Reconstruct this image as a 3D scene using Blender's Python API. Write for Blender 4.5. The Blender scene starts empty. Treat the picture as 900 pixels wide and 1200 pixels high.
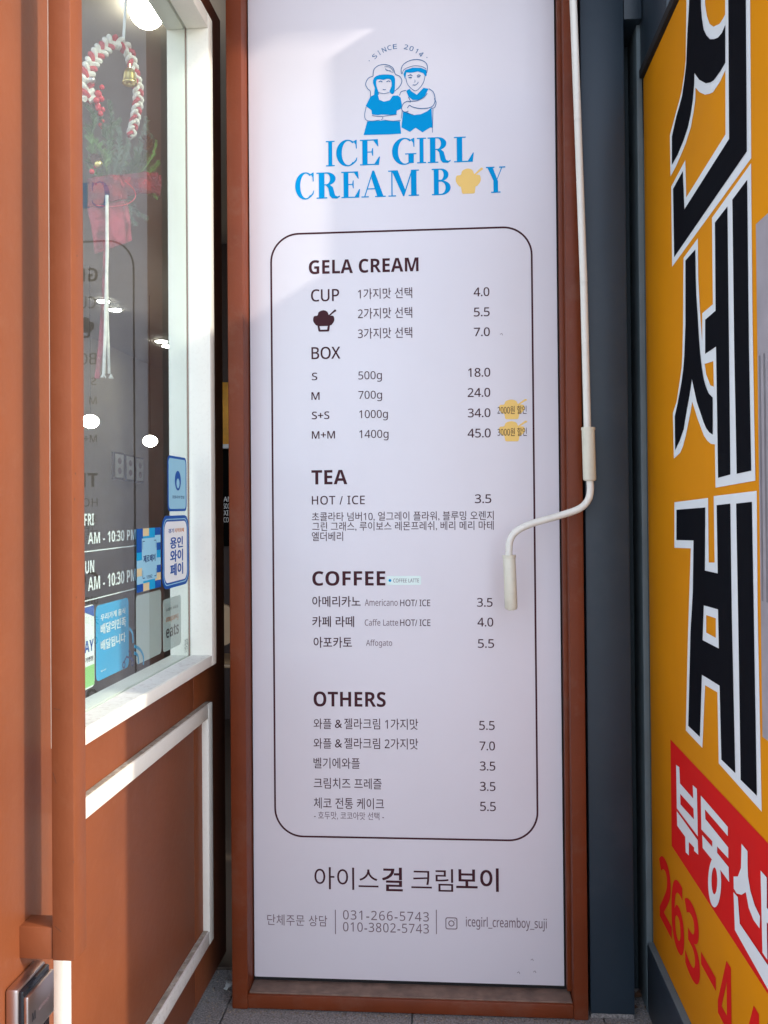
import bpy, bmesh, math, random
from mathutils import Vector, Matrix
random.seed(7)
SC = bpy.context.scene
COL = SC.collection

# ------------------------------------------------------------------ camera
D, H, F, CY = 2.2, 1.21, 1050.0, 582.0
YAW = math.atan(78 / F); PITCH = math.radians(0.6); ROLL = math.radians(-0.49)
CAMROT = Matrix.Rotation(YAW, 3, 'Z') @ Matrix.Rotation(math.pi / 2 + PITCH, 3, 'X') @ Matrix.Rotation(ROLL, 3, 'Z')
CAMLOC = Vector((0, -D, H))
cd = bpy.data.cameras.new('camera'); cam = bpy.data.objects.new('camera', cd); COL.objects.link(cam)
cam.matrix_world = Matrix.Translation(CAMLOC) @ CAMROT.to_4x4()
cd.sensor_fit = 'VERTICAL'; cd.sensor_height = 32; cd.lens = F / 1200 * 32
cd.shift_y = (CY - 600) / 1200
cd.clip_start = 0.05; cd.clip_end = 500
SC.camera = cam

# ------------------------------------------------------------------ world + sun
SUNV = Vector((1, -0.36, 0.60)).normalized()           # towards the sun
w = bpy.data.worlds.new('World'); SC.world = w; w.use_nodes = True
nt = w.node_tree; bg = nt.nodes['Background']
sky = nt.nodes.new('ShaderNodeTexSky'); sky.sky_type = 'NISHITA'; sky.sun_disc = False
sky.sun_elevation = math.asin(SUNV.z); sky.sun_rotation = math.atan2(SUNV.x, SUNV.y)
# thin high haze: the clear-sky model evened out with a pale veil
veil = nt.nodes.new('ShaderNodeMix'); veil.data_type = 'RGBA'; veil.inputs[0].default_value = .62; veil.inputs[7].default_value = (3.1, 3.25, 3.9, 1)
nt.links.new(sky.outputs[0], veil.inputs[6]); nt.links.new(veil.outputs[2], bg.inputs[0]); bg.inputs[1].default_value = 0.15
sl = bpy.data.lights.new('sun', 'SUN'); so = bpy.data.objects.new('sun', sl); COL.objects.link(so)
sl.energy = .78; sl.angle = math.radians(1.2); sl.color = (1, .93, .82)
so.rotation_euler = SUNV.to_track_quat('Z', 'Y').to_euler(); so.location = (6, -6, 8)
SC.view_settings.view_transform = 'Standard'; SC.view_settings.look = 'None'
SC.view_settings.gamma = 1; SC.view_settings.exposure = 2.12

# ------------------------------------------------------------------ geometry helpers
VIEW = [CAMLOC.copy(), CAMROT.copy()]
def ray(px, py):
    return VIEW[1] @ Vector(((px - 450) / F, -(py - CY) / F, -1))
class Plane:
    """a real plane in the place; pt() finds the spot on it that the photograph shows at a pixel"""
    def __init__(s, o, u, n):
        s.o = Vector(o); s.u = Vector(u).normalized(); s.n = Vector(n).normalized(); s.v = s.n.cross(s.u)
    def pt(s, px, py):
        d = ray(px, py); t = (s.o - VIEW[0]).dot(s.n) / d.dot(s.n); return VIEW[0] + d * t
    def uv(s, px, py):
        q = s.pt(px, py) - s.o; return q.dot(s.u), q.dot(s.v)
    def at(s, u, v, off=0): return s.o + s.u * u + s.v * v + s.n * off
WALL = Plane((0, 0, 0), (1, 0, 0), (0, -1, 0))
def X(px, py, y): return Plane((0, y, 0), (1, 0, 0), (0, -1, 0)).pt(px, py).x
def ZY(px, py, y): return Plane((0, y, 0), (1, 0, 0), (0, -1, 0)).pt(px, py).z
def PX(px, py, x): return Plane((x, 0, 0), (0, 1, 0), (1, 0, 0)).pt(px, py)

# ------------------------------------------------------------------ materials
def mat(name, col, rough=.5, metal=0., var=.08, scale=6., bump=.0, bscale=60., spec=.5, dirt=None, dirtcol=(.12, .09, .06), dirtamt=.5, coat=0):
    m = bpy.data.materials.new(name); m.use_nodes = True; n = m.node_tree; b = n.nodes['Principled BSDF']
    b.inputs['Roughness'].default_value = rough; b.inputs['Metallic'].default_value = metal
    b.inputs['Specular IOR Level'].default_value = spec; b.inputs['Coat Weight'].default_value = coat
    tc = n.nodes.new('ShaderNodeTexCoord')
    no = n.nodes.new('ShaderNodeTexNoise'); no.inputs['Scale'].default_value = scale; no.inputs['Detail'].default_value = 6
    n.links.new(tc.outputs['Object'], no.inputs['Vector'])
    mr = n.nodes.new('ShaderNodeMapRange'); mr.inputs[1].default_value = .3; mr.inputs[2].default_value = .7
    mr.inputs[3].default_value = 1 - var; mr.inputs[4].default_value = 1 + var
    n.links.new(no.outputs[0], mr.inputs[0])
    mx = n.nodes.new('ShaderNodeVectorMath'); mx.operation = 'SCALE'; mx.inputs[0].default_value = col
    n.links.new(mr.outputs[0], mx.inputs['Scale'])
    out = mx.outputs[0]
    if dirt:
        n2 = n.nodes.new('ShaderNodeTexNoise'); n2.inputs['Scale'].default_value = dirt; n2.inputs['Detail'].default_value = 10; n2.inputs['Roughness'].default_value = .7
        n.links.new(tc.outputs['Object'], n2.inputs['Vector'])
        r2 = n.nodes.new('ShaderNodeMapRange'); r2.inputs[1].default_value = .52; r2.inputs[2].default_value = .72; r2.inputs[4].default_value = dirtamt
        n.links.new(n2.outputs[0], r2.inputs[0])
        mm = n.nodes.new('ShaderNodeMix'); mm.data_type = 'RGBA'; mm.inputs[7].default_value = (*dirtcol, 1)
        n.links.new(r2.outputs[0], mm.inputs[0]); n.links.new(out, mm.inputs[6]); out = mm.outputs[2]
    n.links.new(out, b.inputs['Base Color'])
    r3 = n.nodes.new('ShaderNodeMapRange'); r3.inputs[3].default_value = max(.02, rough - .08); r3.inputs[4].default_value = min(1, rough + .08)
    n.links.new(no.outputs[0], r3.inputs[0]); n.links.new(r3.outputs[0], b.inputs['Roughness'])
    if bump:
        n3 = n.nodes.new('ShaderNodeTexNoise'); n3.inputs['Scale'].default_value = bscale; n3.inputs['Detail'].default_value = 5
        n.links.new(tc.outputs['Object'], n3.inputs['Vector'])
        bp = n.nodes.new('ShaderNodeBump'); bp.inputs['Strength'].default_value = bump; bp.inputs['Distance'].default_value = .002
        n.links.new(n3.outputs[0], bp.inputs['Height']); n.links.new(bp.outputs[0], b.inputs['Normal'])
    return m
def emis(name, col, s):
    m = bpy.data.materials.new(name); m.use_nodes = True; b = m.node_tree.nodes['Principled BSDF']
    b.inputs['Base Color'].default_value = (.8, .8, .8, 1)
    b.inputs['Emission Color'].default_value = (*col, 1); b.inputs['Emission Strength'].default_value = s
    return m
M = {}
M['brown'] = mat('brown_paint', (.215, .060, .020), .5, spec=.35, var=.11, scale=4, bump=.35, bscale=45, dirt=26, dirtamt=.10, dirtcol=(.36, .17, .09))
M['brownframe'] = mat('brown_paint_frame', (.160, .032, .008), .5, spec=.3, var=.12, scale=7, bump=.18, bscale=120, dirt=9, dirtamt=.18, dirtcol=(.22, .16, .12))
M['dust'] = mat('dusty_brown_ledge', (.20, .13, .095), .85, var=.25, scale=30, bump=.5, bscale=150, dirt=18, dirtcol=(.06, .045, .035))
M['darkbrown'] = mat('dark_brown_edge', (.05, .028, .02), .6)
M['white'] = mat('white_paint_trim', (.84, .81, .71), .45, var=.03, bump=.15, bscale=70, dirt=120, dirtamt=.10, dirtcol=(.35, .26, .18))
M['whitedirty'] = mat('weathered_white_trim', (.74, .72, .66), .6, var=.06, bump=.3, bscale=80, dirt=90, dirtamt=.5, dirtcol=(.3, .2, .13))
M['board'] = mat('white_vinyl_board', (.76, .72, .745), .36, var=.02, scale=3, spec=.4, bump=.6, bscale=5, dirt=3.5, dirtamt=.05, dirtcol=(.5, .45, .44))
M['ink'] = mat('brown_ink', (.060, .018, .024), .6, var=.1, spec=.12)
M['inkgrey'] = mat('pale_brown_ink', (.21, .145, .16), .6, var=.1, spec=.12)
M['blueink'] = mat('sky_blue_ink', (.0, .29, .62), .6, var=.03, spec=.06)
M['blueline'] = mat('steel_blue_ink', (.03, .15, .33), .6, var=.03, spec=.1)
M['yolk'] = mat('yellow_ink', (.86, .55, .13), .45, var=.05)
M['black'] = mat('black_gap', (.008, .007, .007), .8)
M['navy'] = mat('navy_metal', (.018, .031, .044), .45, var=.1, scale=3, bump=.12, bscale=40, dirt=6, dirtamt=.12, dirtcol=(.1, .1, .1))
M['teal'] = mat('teal_wall', (.022, .036, .042), .7, var=.15, bump=.3, bscale=80)
M['jamb'] = mat('grey_green_jamb', (.12, .155, .165), .65, var=.15, scale=10, bump=.4, bscale=90)
M['cream'] = mat('cream_plastic', (.72, .68, .54), .35, var=.03, dirt=30, dirtamt=.12)
M['ivory'] = mat('ivory_enamel', (.80, .77, .68), .28, var=.02, dirt=35, dirtamt=.1)
M['yellow'] = mat('yellow_banner', (.73, .275, .001), .7, spec=.12, var=.04, scale=5, bump=.08, bscale=30)
M['sgblack'] = mat('black_banner_print', (.004, .005, .008), .8, spec=.05, var=.1)
M['sgwhite'] = mat('white_banner_print', (.80, .86, .86), .7, spec=.1, var=.02)
M['red'] = mat('red_banner_print', (.70, .012, .010), .7, spec=.1, var=.03)
M['sggrey'] = mat('grey_column_print', (.36, .34, .36), .55, var=.12, scale=14)
M['sggrey2'] = mat('dark_grey_column_print', (.20, .19, .20), .55, var=.12, scale=14)
M['silver'] = mat('brushed_silver', (.62, .55, .52), .32, 1., var=.04)
M['blackgloss'] = mat('black_gloss', (.01, .012, .016), .12, var=.05)
M['stone'] = mat('granite', (.24, .225, .21), .9, var=.55, scale=220, bump=.6, bscale=300, dirt=60, dirtamt=.5, dirtcol=(.05, .045, .04))
M['asphalt'] = mat('asphalt_ground', (.34, .33, .31), .9, var=.3, scale=90, bump=.4, bscale=200)
M['inwall'] = mat('interior_wall', (.40, .34, .26), .8, var=.06)
M['inceil'] = mat('interior_ceiling', (.42, .38, .33), .8, var=.04)
M['infloor'] = mat('interior_floor', (.06, .042, .03), .5, var=.2)
M['wood'] = mat('orange_wood', (.95, .44, .035), .5, var=.3, scale=12)
M['palewood'] = mat('pale_wood', (.45, .30, .16), .5, var=.2)
M['chalk'] = mat('chalkboard', (.006, .006, .006), .9, spec=.02)
M['bulb'] = emis('lamp_glow', (1, .9, .76), 12)
M['downlight'] = emis('downlight_glow', (1, .96, .9), 14)
M['stpale'] = mat('pale_blue_sticker', (.32, .62, .76), .5, spec=.1, var=.03)
M['stsky'] = mat('sky_blue_sticker', (.0, .36, .66), .5, spec=.1, var=.04)
M['stblue'] = mat('blue_sticker', (.0, .085, .38), .5, spec=.1, var=.04)
M['stwhite'] = mat('white_sticker', (.88, .90, .88), .45, var=.02)
M['stcream'] = mat('pale_grey_sticker', (.60, .66, .64), .5, var=.03)
M['stnavy'] = mat('dark_blue_print', (.0, .03, .16), .5, spec=.1)
M['stgreen'] = mat('green_sticker', (.28, .62, .18), .4)
M['stgold'] = mat('sand_sticker', (.75, .60, .30), .4)
M['stdark'] = mat('dark_print', (.02, .02, .025), .4)
M['storange'] = mat('orange_print', (.70, .22, .03), .4)
M['ropewhite'] = mat('white_yarn', (.75, .70, .62), .9, var=.15, scale=60, bump=.7, bscale=400)
M['ropered'] = mat('red_yarn', (.50, .05, .06), .9, var=.2, scale=60, bump=.7, bscale=400)
M['berry'] = mat('red_berry', (.60, .015, .03), .25, var=.1)
M['gold'] = mat('gold_bell', (.85, .66, .22), .3, 1., var=.05)
M['fir1'] = mat('fir_green', (.045, .11, .04), .6, var=.4, scale=30)
M['fir2'] = mat('frosted_fir_green', (.14, .20, .15), .7, var=.4, scale=30)
M['fir3'] = mat('bright_fir_green', (.12, .26, .07), .6, var=.4, scale=30)
M['cone'] = mat('pine_cone', (.14, .07, .035), .8, var=.4, scale=40)
M['ribbon'] = mat('white_ribbon', (.78, .78, .76), .6, var=.05)
def plaid():
    m = mat('red_plaid_cloth', (.34, .02, .03), .8, var=.3, scale=25, bump=.4, bscale=300); n = m.node_tree; b = n.nodes['Principled BSDF']
    tc = n.nodes.new('ShaderNodeTexCoord'); src = b.inputs['Base Color'].links[0].from_socket; prev = src
    for d, c in (('X', (.10, .02, .05)), ('Z', (.12, .03, .05))):
        wv = n.nodes.new('ShaderNodeTexWave'); wv.bands_direction = d; wv.inputs['Scale'].default_value = 9; wv.wave_profile = 'SIN'
        n.links.new(tc.outputs['Object'], wv.inputs['Vector'])
        r = n.nodes.new('ShaderNodeMapRange'); r.inputs[1].default_value = .6; r.inputs[2].default_value = .7; r.inputs[4].default_value = .6
        n.links.new(wv.outputs[1], r.inputs[0]); mm = n.nodes.new('ShaderNodeMix'); mm.data_type = 'RGBA'; mm.inputs[7].default_value = (*c, 1)
        n.links.new(r.outputs[0], mm.inputs[0]); n.links.new(prev, mm.inputs[6]); prev = mm.outputs[2]
    n.links.new(prev, b.inputs['Base Color'])
    n4 = n.nodes.new('ShaderNodeTexNoise'); n4.inputs['Scale'].default_value = 45; n.links.new(tc.outputs['Object'], n4.inputs['Vector'])
    r4 = n.nodes.new('ShaderNodeMapRange'); r4.inputs[1].default_value = .35; r4.inputs[2].default_value = .65; r4.inputs[3].default_value = .35; r4.inputs[4].default_value = .8; n.links.new(n4.outputs[0], r4.inputs[0])
    tr = n.nodes.new('ShaderNodeBsdfTransparent'); mx = n.nodes.new('ShaderNodeMixShader'); n.links.new(r4.outputs[0], mx.inputs[0])
    n.links.new(tr.outputs[0], mx.inputs[1]); n.links.new(b.outputs[0], mx.inputs[2]); n.links.new(mx.outputs[0], n.nodes['Material Output'].inputs[0]); return m
M['plaid'] = plaid()
def sheer():
    m = bpy.data.materials.new('sheer_pink_ribbon'); m.use_nodes = True; n = m.node_tree; b = n.nodes['Principled BSDF']
    b.inputs['Base Color'].default_value = (.55, .07, .12, 1); b.inputs['Roughness'].default_value = .7
    tr = n.nodes.new('ShaderNodeBsdfTransparent'); mx = n.nodes.new('ShaderNodeMixShader'); 
    tc = n.nodes.new('ShaderNodeTexCoord'); n4 = n.nodes.new('ShaderNodeTexNoise'); n4.inputs['Scale'].default_value = 30; n4.inputs['Detail'].default_value = 4; n.links.new(tc.outputs['Object'], n4.inputs['Vector'])
    r4 = n.nodes.new('ShaderNodeMapRange'); r4.inputs[1].default_value = .35; r4.inputs[2].default_value = .65; r4.inputs[3].default_value = .08; r4.inputs[4].default_value = .5; n.links.new(n4.outputs[0], r4.inputs[0]); n.links.new(r4.outputs[0], mx.inputs[0])
    n.links.new(tr.outputs[0], mx.inputs[1]); n.links.new(b.outputs[0], mx.inputs[2]); n.links.new(mx.outputs[0], n.nodes['Material Output'].inputs[0]); return m
M['sheer'] = sheer()
def glass():
    m = bpy.data.materials.new('window_glass'); m.use_nodes = True; n = m.node_tree
    tr = n.nodes.new('ShaderNodeBsdfTransparent'); tr.inputs[0].default_value = (.90, .95, .93, 1)
    gl = n.nodes.new('ShaderNodeBsdfGlossy'); gl.inputs['Roughness'].default_value = 0.0
    fr = n.nodes.new('ShaderNodeFresnel'); fr.inputs[0].default_value = 1.72
    ge = n.nodes.new('ShaderNodeNewGeometry'); mu = n.nodes.new('ShaderNodeMath'); mu.operation = 'SUBTRACT'; mu.inputs[0].default_value = 1
    n.links.new(ge.outputs['Backfacing'], mu.inputs[1]); m2 = n.nodes.new('ShaderNodeMath'); m2.operation = 'MULTIPLY'
    n.links.new(mu.outputs[0], m2.inputs[0]); n.links.new(fr.outputs[0], m2.inputs[1])
    mx = n.nodes.new('ShaderNodeMixShader'); n.links.new(m2.outputs[0], mx.inputs[0]); n.links.new(tr.outputs[0], mx.inputs[1]); n.links.new(gl.outputs[0], mx.inputs[2])
    # faint film of dust on the pane
    df = n.nodes.new('ShaderNodeBsdfDiffuse'); df.inputs[0].default_value = (.8, .8, .78, 1); no = n.nodes.new('ShaderNodeTexNoise'); no.inputs['Scale'].default_value = 4; no.inputs['Detail'].default_value = 8
    tc = n.nodes.new('ShaderNodeTexCoord'); n.links.new(tc.outputs['Object'], no.inputs['Vector']); rg = n.nodes.new('ShaderNodeMapRange'); rg.inputs[1].default_value = .35; rg.inputs[2].default_value = .7; rg.inputs[3].default_value = .012; rg.inputs[4].default_value = .034
    n.links.new(no.outputs[0], rg.inputs[0]); m3 = n.nodes.new('ShaderNodeMixShader'); n.links.new(rg.outputs[0], m3.inputs[0]); n.links.new(mx.outputs[0], m3.inputs[1]); n.links.new(df.outputs[0], m3.inputs[2])
    n.links.new(m3.outputs[0], n.nodes['Material Output'].inputs[0]); return m
M['glass'] = glass()

# ------------------------------------------------------------------ object helpers
def link(name, me, m, parent=None):
    if m and not me.materials: me.materials.append(m)
    o = bpy.data.objects.new(name, me); COL.objects.link(o)
    if parent: o.parent = parent; o.matrix_parent_inverse = parent.matrix_world.inverted()
    return o
def tag(o, label=None, cat=None, group=None, kind=None):
    if label: o['label'] = label
    if cat: o['category'] = cat
    if group: o['group'] = group
    if kind: o['kind'] = kind
    return o
def thing(name, label, cat, loc, group=None):
    o = bpy.data.objects.new(name, None); COL.objects.link(o); o.matrix_world = Matrix.Translation(Vector(loc)); o.empty_display_size = .1
    return tag(o, label, cat, group)
def boxbm(bm, x0, x1, y0, y1, z0, z1):
    v = [bm.verts.new((x, y, z)) for x in (x0, x1) for y in (y0, y1) for z in (z0, z1)]
    for f in ((0, 1, 3, 2), (4, 6, 7, 5), (0, 4, 5, 1), (2, 3, 7, 6), (0, 2, 6, 4), (1, 5, 7, 3)): bm.faces.new([v[i] for i in f])
def fin(name, bm, m, parent, bevel=0, seg=2, smooth=False):
    bmesh.ops.recalc_face_normals(bm, faces=bm.faces)
    me = bpy.data.meshes.new(name)
    if bevel:
        bmesh.ops.bevel(bm, geom=bm.edges[:], offset=bevel, segments=seg, affect='EDGES', profile=.5)
    bm.to_mesh(me); bm.free()
    if smooth or bevel:
        for p in me.polygons: p.use_smooth = True
        if bevel: me.set_sharp_from_angle(angle=math.radians(35)) if hasattr(me, 'set_sharp_from_angle') else None
    return link(name, me, m, parent)
def box(name, m, parent, x0, x1, y0, y1, z0, z1, bevel=.0015):
    bm = bmesh.new(); boxbm(bm, min(x0, x1), max(x0, x1), min(y0, y1), max(y0, y1), min(z0, z1), max(z0, z1))
    return fin(name, bm, m, parent, bevel)
def frames(pts):
    T = [(pts[min(i + 1, len(pts) - 1)] - pts[max(i - 1, 0)]).normalized() for i in range(len(pts))]
    n = T[0].orthogonal().normalized(); out = []
    for t in T:
        n = (n - t * n.dot(t)).normalized(); out.append((t, n, t.cross(n)))
    return out
def tubebm(bm, pts, r, n=10, cap=True):
    pts = [Vector(p) for p in pts]; fr = frames(pts); rings = []
    for i, p in enumerate(pts):
        rr = r[i] if isinstance(r, (list, tuple)) else r
        rings.append([bm.verts.new(p + (fr[i][1] * math.cos(a) + fr[i][2] * math.sin(a)) * rr) for a in [2 * math.pi * k / n for k in range(n)]])
    for a, b in zip(rings, rings[1:]):
        for k in range(n): bm.faces.new((a[k], a[(k + 1) % n], b[(k + 1) % n], b[k]))
    if cap: bm.faces.new(rings[0][::-1]); bm.faces.new(rings[-1])
def tube(name, m, parent, pts, r, n=12, smooth=True):
    bm = bmesh.new(); tubebm(bm, pts, r, n); o = fin(name, bm, m, parent, smooth=True)
    if hasattr(o.data, 'set_sharp_from_angle'): o.data.set_sharp_from_angle(angle=math.radians(40))
    return o
def spline(pts, k=6, closed=False):
    n = len(pts); out = []
    for i in range(n if closed else n - 1):
        g = (lambda j: pts[j % n]) if closed else (lambda j: pts[max(0, min(n - 1, j))])
        a, b, c, d = g(i - 1), g(i), g(i + 1), g(i + 2)
        for s in range(k):
            t = s / k
            out.append(tuple(.5 * ((2 * b[q]) + (-a[q] + c[q]) * t + (2 * a[q] - 5 * b[q] + 4 * c[q] - d[q]) * t * t + (-a[q] + 3 * b[q] - 3 * c[q] + d[q]) * t ** 3) for q in range(len(a))))
    if not closed: out.append(tuple(pts[-1]))
    return out

# flat print: loops of (u,v) on a plane, filled with holes, as one thin mesh
def fill2d(loops):
    cu = bpy.data.curves.new('t', 'CURVE'); cu.dimensions = '2D'; cu.fill_mode = 'BOTH'
    for lp in loops:
        s = cu.splines.new('POLY'); s.points.add(len(lp) - 1); s.use_cyclic_u = True
        for p, q in zip(s.points, lp): p.co = (q[0], q[1], 0, 1)
    o = bpy.data.objects.new('t', cu); me = bpy.data.meshes.new_from_object(o)
    vs = [tuple(v.co[:2]) for v in me.vertices]; fs = [tuple(p.vertices) for p in me.polygons]
    bpy.data.objects.remove(o); bpy.data.curves.remove(cu); bpy.data.meshes.remove(me)
    return vs, fs
def ribbon2d(pts, wd):
    n = len(pts); L = []; R = []
    for i in range(n):
        a = pts[max(0, i - 1)]; b = pts[min(n - 1, i + 1)]; dx, dy = b[0] - a[0], b[1] - a[1]; l = math.hypot(dx, dy) or 1
        ww = (wd[i] if isinstance(wd, list) else wd) / 2
        L.append((pts[i][0] - dy / l * ww, pts[i][1] + dx / l * ww)); R.append((pts[i][0] + dy / l * ww, pts[i][1] - dx / l * ww))
    return L + R, [(i, i + 1, n + i + 1, n + i) for i in range(n - 1)]
def decal(name, m, parent, plane, groups, off=.0006, step=.00006):
    """groups: list of (verts, faces) in plane coordinates; each later group lies a hair above the one before"""
    V = []; Fc = []
    for k, (vs, fs) in enumerate(groups):
        b = len(V); V += [plane.at(u, v, off + k * step) for u, v in vs]; Fc += [tuple(i + b for i in f) for f in fs]
    me = bpy.data.meshes.new(name); me.from_pydata([tuple(v) for v in V], [], Fc); me.update()
    bm = bmesh.new(); bm.from_mesh(me)
    for f in bm.faces:
        f.normal_update()
        if f.normal.dot(plane.n) < 0: f.normal_flip()
    bm.to_mesh(me); bm.free()
    return link(name, me, m, parent)
def pxloop(plane, pts): return [plane.uv(x, y) for x, y in pts]
def pxpoly(name, m, parent, plane, loops, off=.0006):
    return decal(name, m, parent, plane, [fill2d([pxloop(plane, l) for l in loops])], off)
TC = {}
def glyphs(s, bold=0.0, tracking=1.0):
    """letter shapes scaled to a unit box: a list of copies, nudged sideways for heavier weights"""
    key = (s, bold, tracking)
    if key in TC: return TC[key]
    heavy = bold >= .015; A_, a_, n_ = (0x1D5D4, 0x1D5EE, 0x1D7EC) if heavy else (0x1D5A0, 0x1D5BA, 0x1D7E2)
    t = ''.join(chr(A_ + ord(c) - 65) if 'A' <= c <= 'Z' else chr(a_ + ord(c) - 97) if 'a' <= c <= 'z' else chr(n_ + ord(c) - 48) if '0' <= c <= '9' else c for c in s)
    if heavy and all(ord(c) < 128 for c in s): bold = 0
    s = t
    cu = bpy.data.curves.new('t', 'FONT'); cu.body = s; cu.size = 1; cu.resolution_u = 4; cu.space_character = tracking
    o = bpy.data.objects.new('t', cu); me = bpy.data.meshes.new_from_object(o)
    vs = [tuple(v.co[:2]) for v in me.vertices]; fs = [tuple(p.vertices) for p in me.polygons]
    bpy.data.objects.remove(o); bpy.data.curves.remove(cu); bpy.data.meshes.remove(me)
    d = max(0, bold)
    sh = [(0, 0)] if d < .003 else [(-d, -d * .6), (d, -d * .6), (-d, d * .6), (d, d * .6)]
    if d > .015: sh.append((0, 0))
    x0 = min(v[0] for v in vs) - d; x1 = max(v[0] for v in vs) + d; y0 = min(v[1] for v in vs) - d * .6; y1 = max(v[1] for v in vs) + d * .6
    if d < .003: x0 += d; x1 -= d; y0 += d * .6; y1 -= d * .6
    TC[key] = [([((v[0] + a - x0) / (x1 - x0), (v[1] + b - y0) / (y1 - y0)) for v in vs], fs) for a, b in sh]; return TC[key]
def textrect(name, s, m, parent, plane, u0, u1, v0, v1, bold=0, off=.0006, tracking=1.0):
    return decal(name, m, parent, plane, [([(u0 + a * (u1 - u0), v0 + b * (v1 - v0)) for a, b in vs], fs) for vs, fs in glyphs(s, bold, tracking)], off, .00003)
def textpx(s, x0, x1, yt, yb, m, parent, plane, bold=0, off=.0006, tracking=1.0, name='lettering'):
    ym = (yt + yb) / 2; xm = (x0 + x1) / 2
    return textrect(name, s, m, parent, plane, plane.uv(x0, ym)[0], plane.uv(x1, ym)[0], plane.uv(xm, yb)[1], plane.uv(xm, yt)[1], bold, off, tracking)
def rrect(u0, u1, v0, v1, r, n=8, ru=None):
    ru = ru or r; o = []
    for cx, cy, a0 in ((u1 - ru, v1 - r, 0), (u0 + ru, v1 - r, 90), (u0 + ru, v0 + r, 180), (u1 - ru, v0 + r, 270)):
        for k in range(n + 1):
            a = math.radians(a0 + 90 * k / n); o.append((cx + ru * math.cos(a), cy + r * math.sin(a)))
    return o
def slab(name, m, parent, plane, loop, off0, off1):
    """solid slab: outline on a plane, with real thickness from off0 to off1 along the normal"""
    bm = bmesh.new(); a = [bm.verts.new(plane.at(u, v, off0)) for u, v in loop]; b = [bm.verts.new(plane.at(u, v, off1)) for u, v in loop]
    bm.faces.new(a); bm.faces.new(b[::-1])
    for k in range(len(a)): bm.faces.new((a[k], b[k], b[(k + 1) % len(a)], a[(k + 1) % len(a)]))
    return fin(name, bm, m, parent)

# ================================================================== SETTING
bm = bmesh.new(); boxbm(bm, -60, 60, -60, 60, -.30, -.012)
tag(fin('ground', bm, M['asphalt'], None), kind='structure')
pv = bpy.data.objects.new('pavement', None); COL.objects.link(pv); tag(pv, kind='structure')
bm = bmesh.new(); boxbm(bm, -.6, -.006, -.3, -.003, -.011, 0)
me = None
for r, yb in enumerate((0.12, -.18, -.48)):
    for k in range(9):
        x = -1.9 + k * .45 + (.2 if r % 2 else 0)
        if me is None:
            b2 = bmesh.new(); boxbm(b2, 0, .446, -.296, 0, -.011, 0); first = fin('paving_slab', b2, M['stone'], pv, .001, 1); me = first.data; first.location = (x, yb, 0)
        else:
            o = bpy.data.objects.new('paving_slab', me); COL.objects.link(o); o.parent = pv; o.location = (x, yb + random.uniform(-.001, .001), random.uniform(-.0008, .0004))
bm.free()

# ================================================================== MENU SIGN
FY = -.06                                              # front of the brown frame; the board lies at y = 0
bl, br = X(294.5, 600, 0), X(655.5, 600, 0)
zb = ZY(480, 1150, 0); ztop = 2.62
fl, flr = X(268, 600, FY), X(286.5, 600, FY)
frl, frr = X(666, 600, FY), X(683.5, 600, FY)
menu = thing('menu_sign', 'tall white ice cream menu board in a brown frame beside the navy pillar', 'menu board', ((bl + br) / 2, 0, 0))
box('board', M['board'], menu, bl, br, 0, .02, zb, ztop, .001)
box('shadow_gap', M['black'], menu, flr + .001, frl - .001, .006, .03, .035, ztop, 0)
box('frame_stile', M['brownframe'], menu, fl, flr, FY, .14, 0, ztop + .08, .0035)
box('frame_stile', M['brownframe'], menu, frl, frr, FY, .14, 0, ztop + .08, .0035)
# inner mouldings: a slim bead that steps back towards the board on each side
def bead(x0, x1, y0, y1): box('frame_bead', M['brownframe'], menu, x0, x1, y0, y1, .05, ztop, .0012)
bead(flr - .001, bl - .004, FY + .034, .0055); bead(br + .004, frl + .001, FY + .034, .0055)
zr = ZY(480, 1172, FY)
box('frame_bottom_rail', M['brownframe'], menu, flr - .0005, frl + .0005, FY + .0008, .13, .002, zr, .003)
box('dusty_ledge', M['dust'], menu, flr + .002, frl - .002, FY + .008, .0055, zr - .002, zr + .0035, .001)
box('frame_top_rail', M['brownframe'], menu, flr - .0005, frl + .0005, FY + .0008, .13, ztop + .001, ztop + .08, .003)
W = WALL
INK, BL, GR = M['ink'], M['blueink'], M['inkgrey']
def T(s, x0, x1, yt, yb, m=INK, bold=0., tr=1.0): return textpx(s, x0, x1, yt, yb, m, menu, W, bold, tracking=tr)
T('GELA CREAM', 362, 490.5, 303.3, 319.8, bold=.022); T('CUP', 364.5, 397.5, 338.8, 353.2, bold=.010)
for s, a, b, c, d in (('1가지맛 선택', 419.5, 483, 337.5, 350), ('2가지맛 선택', 419.5, 483, 360.5, 373.2), ('3가지맛 선택', 419.5, 483, 384, 396.5)): T(s, a, b, c, d, bold=-.006)
for s, a, b, c, d in (('4.0', 555, 573.5, 336.8, 347.2), ('5.5', 555.3, 573.8, 360.4, 370.8), ('7.0', 555.3, 574, 383.8, 394), ('18.0', 548.5, 574.5, 431.2, 441.6), ('24.0', 548, 574.5, 454.7, 465.2), ('34.0', 548.3, 574.7, 478.6, 489), ('45.0', 548, 575, 502.2, 512.8),
                      ('3.5', 556.5, 575.7, 579.2, 589.6), ('3.5', 559, 577.2, 700.7, 711), ('4.0', 559.5, 578, 723.8, 734.2), ('5.5', 560, 579, 749, 759.2),
                      ('5.5', 561.5, 579.7, 844.8, 855.4), ('7.0', 562, 580, 868.8, 879.3), ('3.5', 562.3, 580.4, 892.3, 903), ('3.5', 562.4, 580.6, 916.2, 926.8), ('5.5', 562.6, 581, 939.6, 950.4)): T(s, a, b, c, d, bold=.006)
T('BOX', 365, 398.8, 406.4, 420.8, bold=.010)
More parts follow.
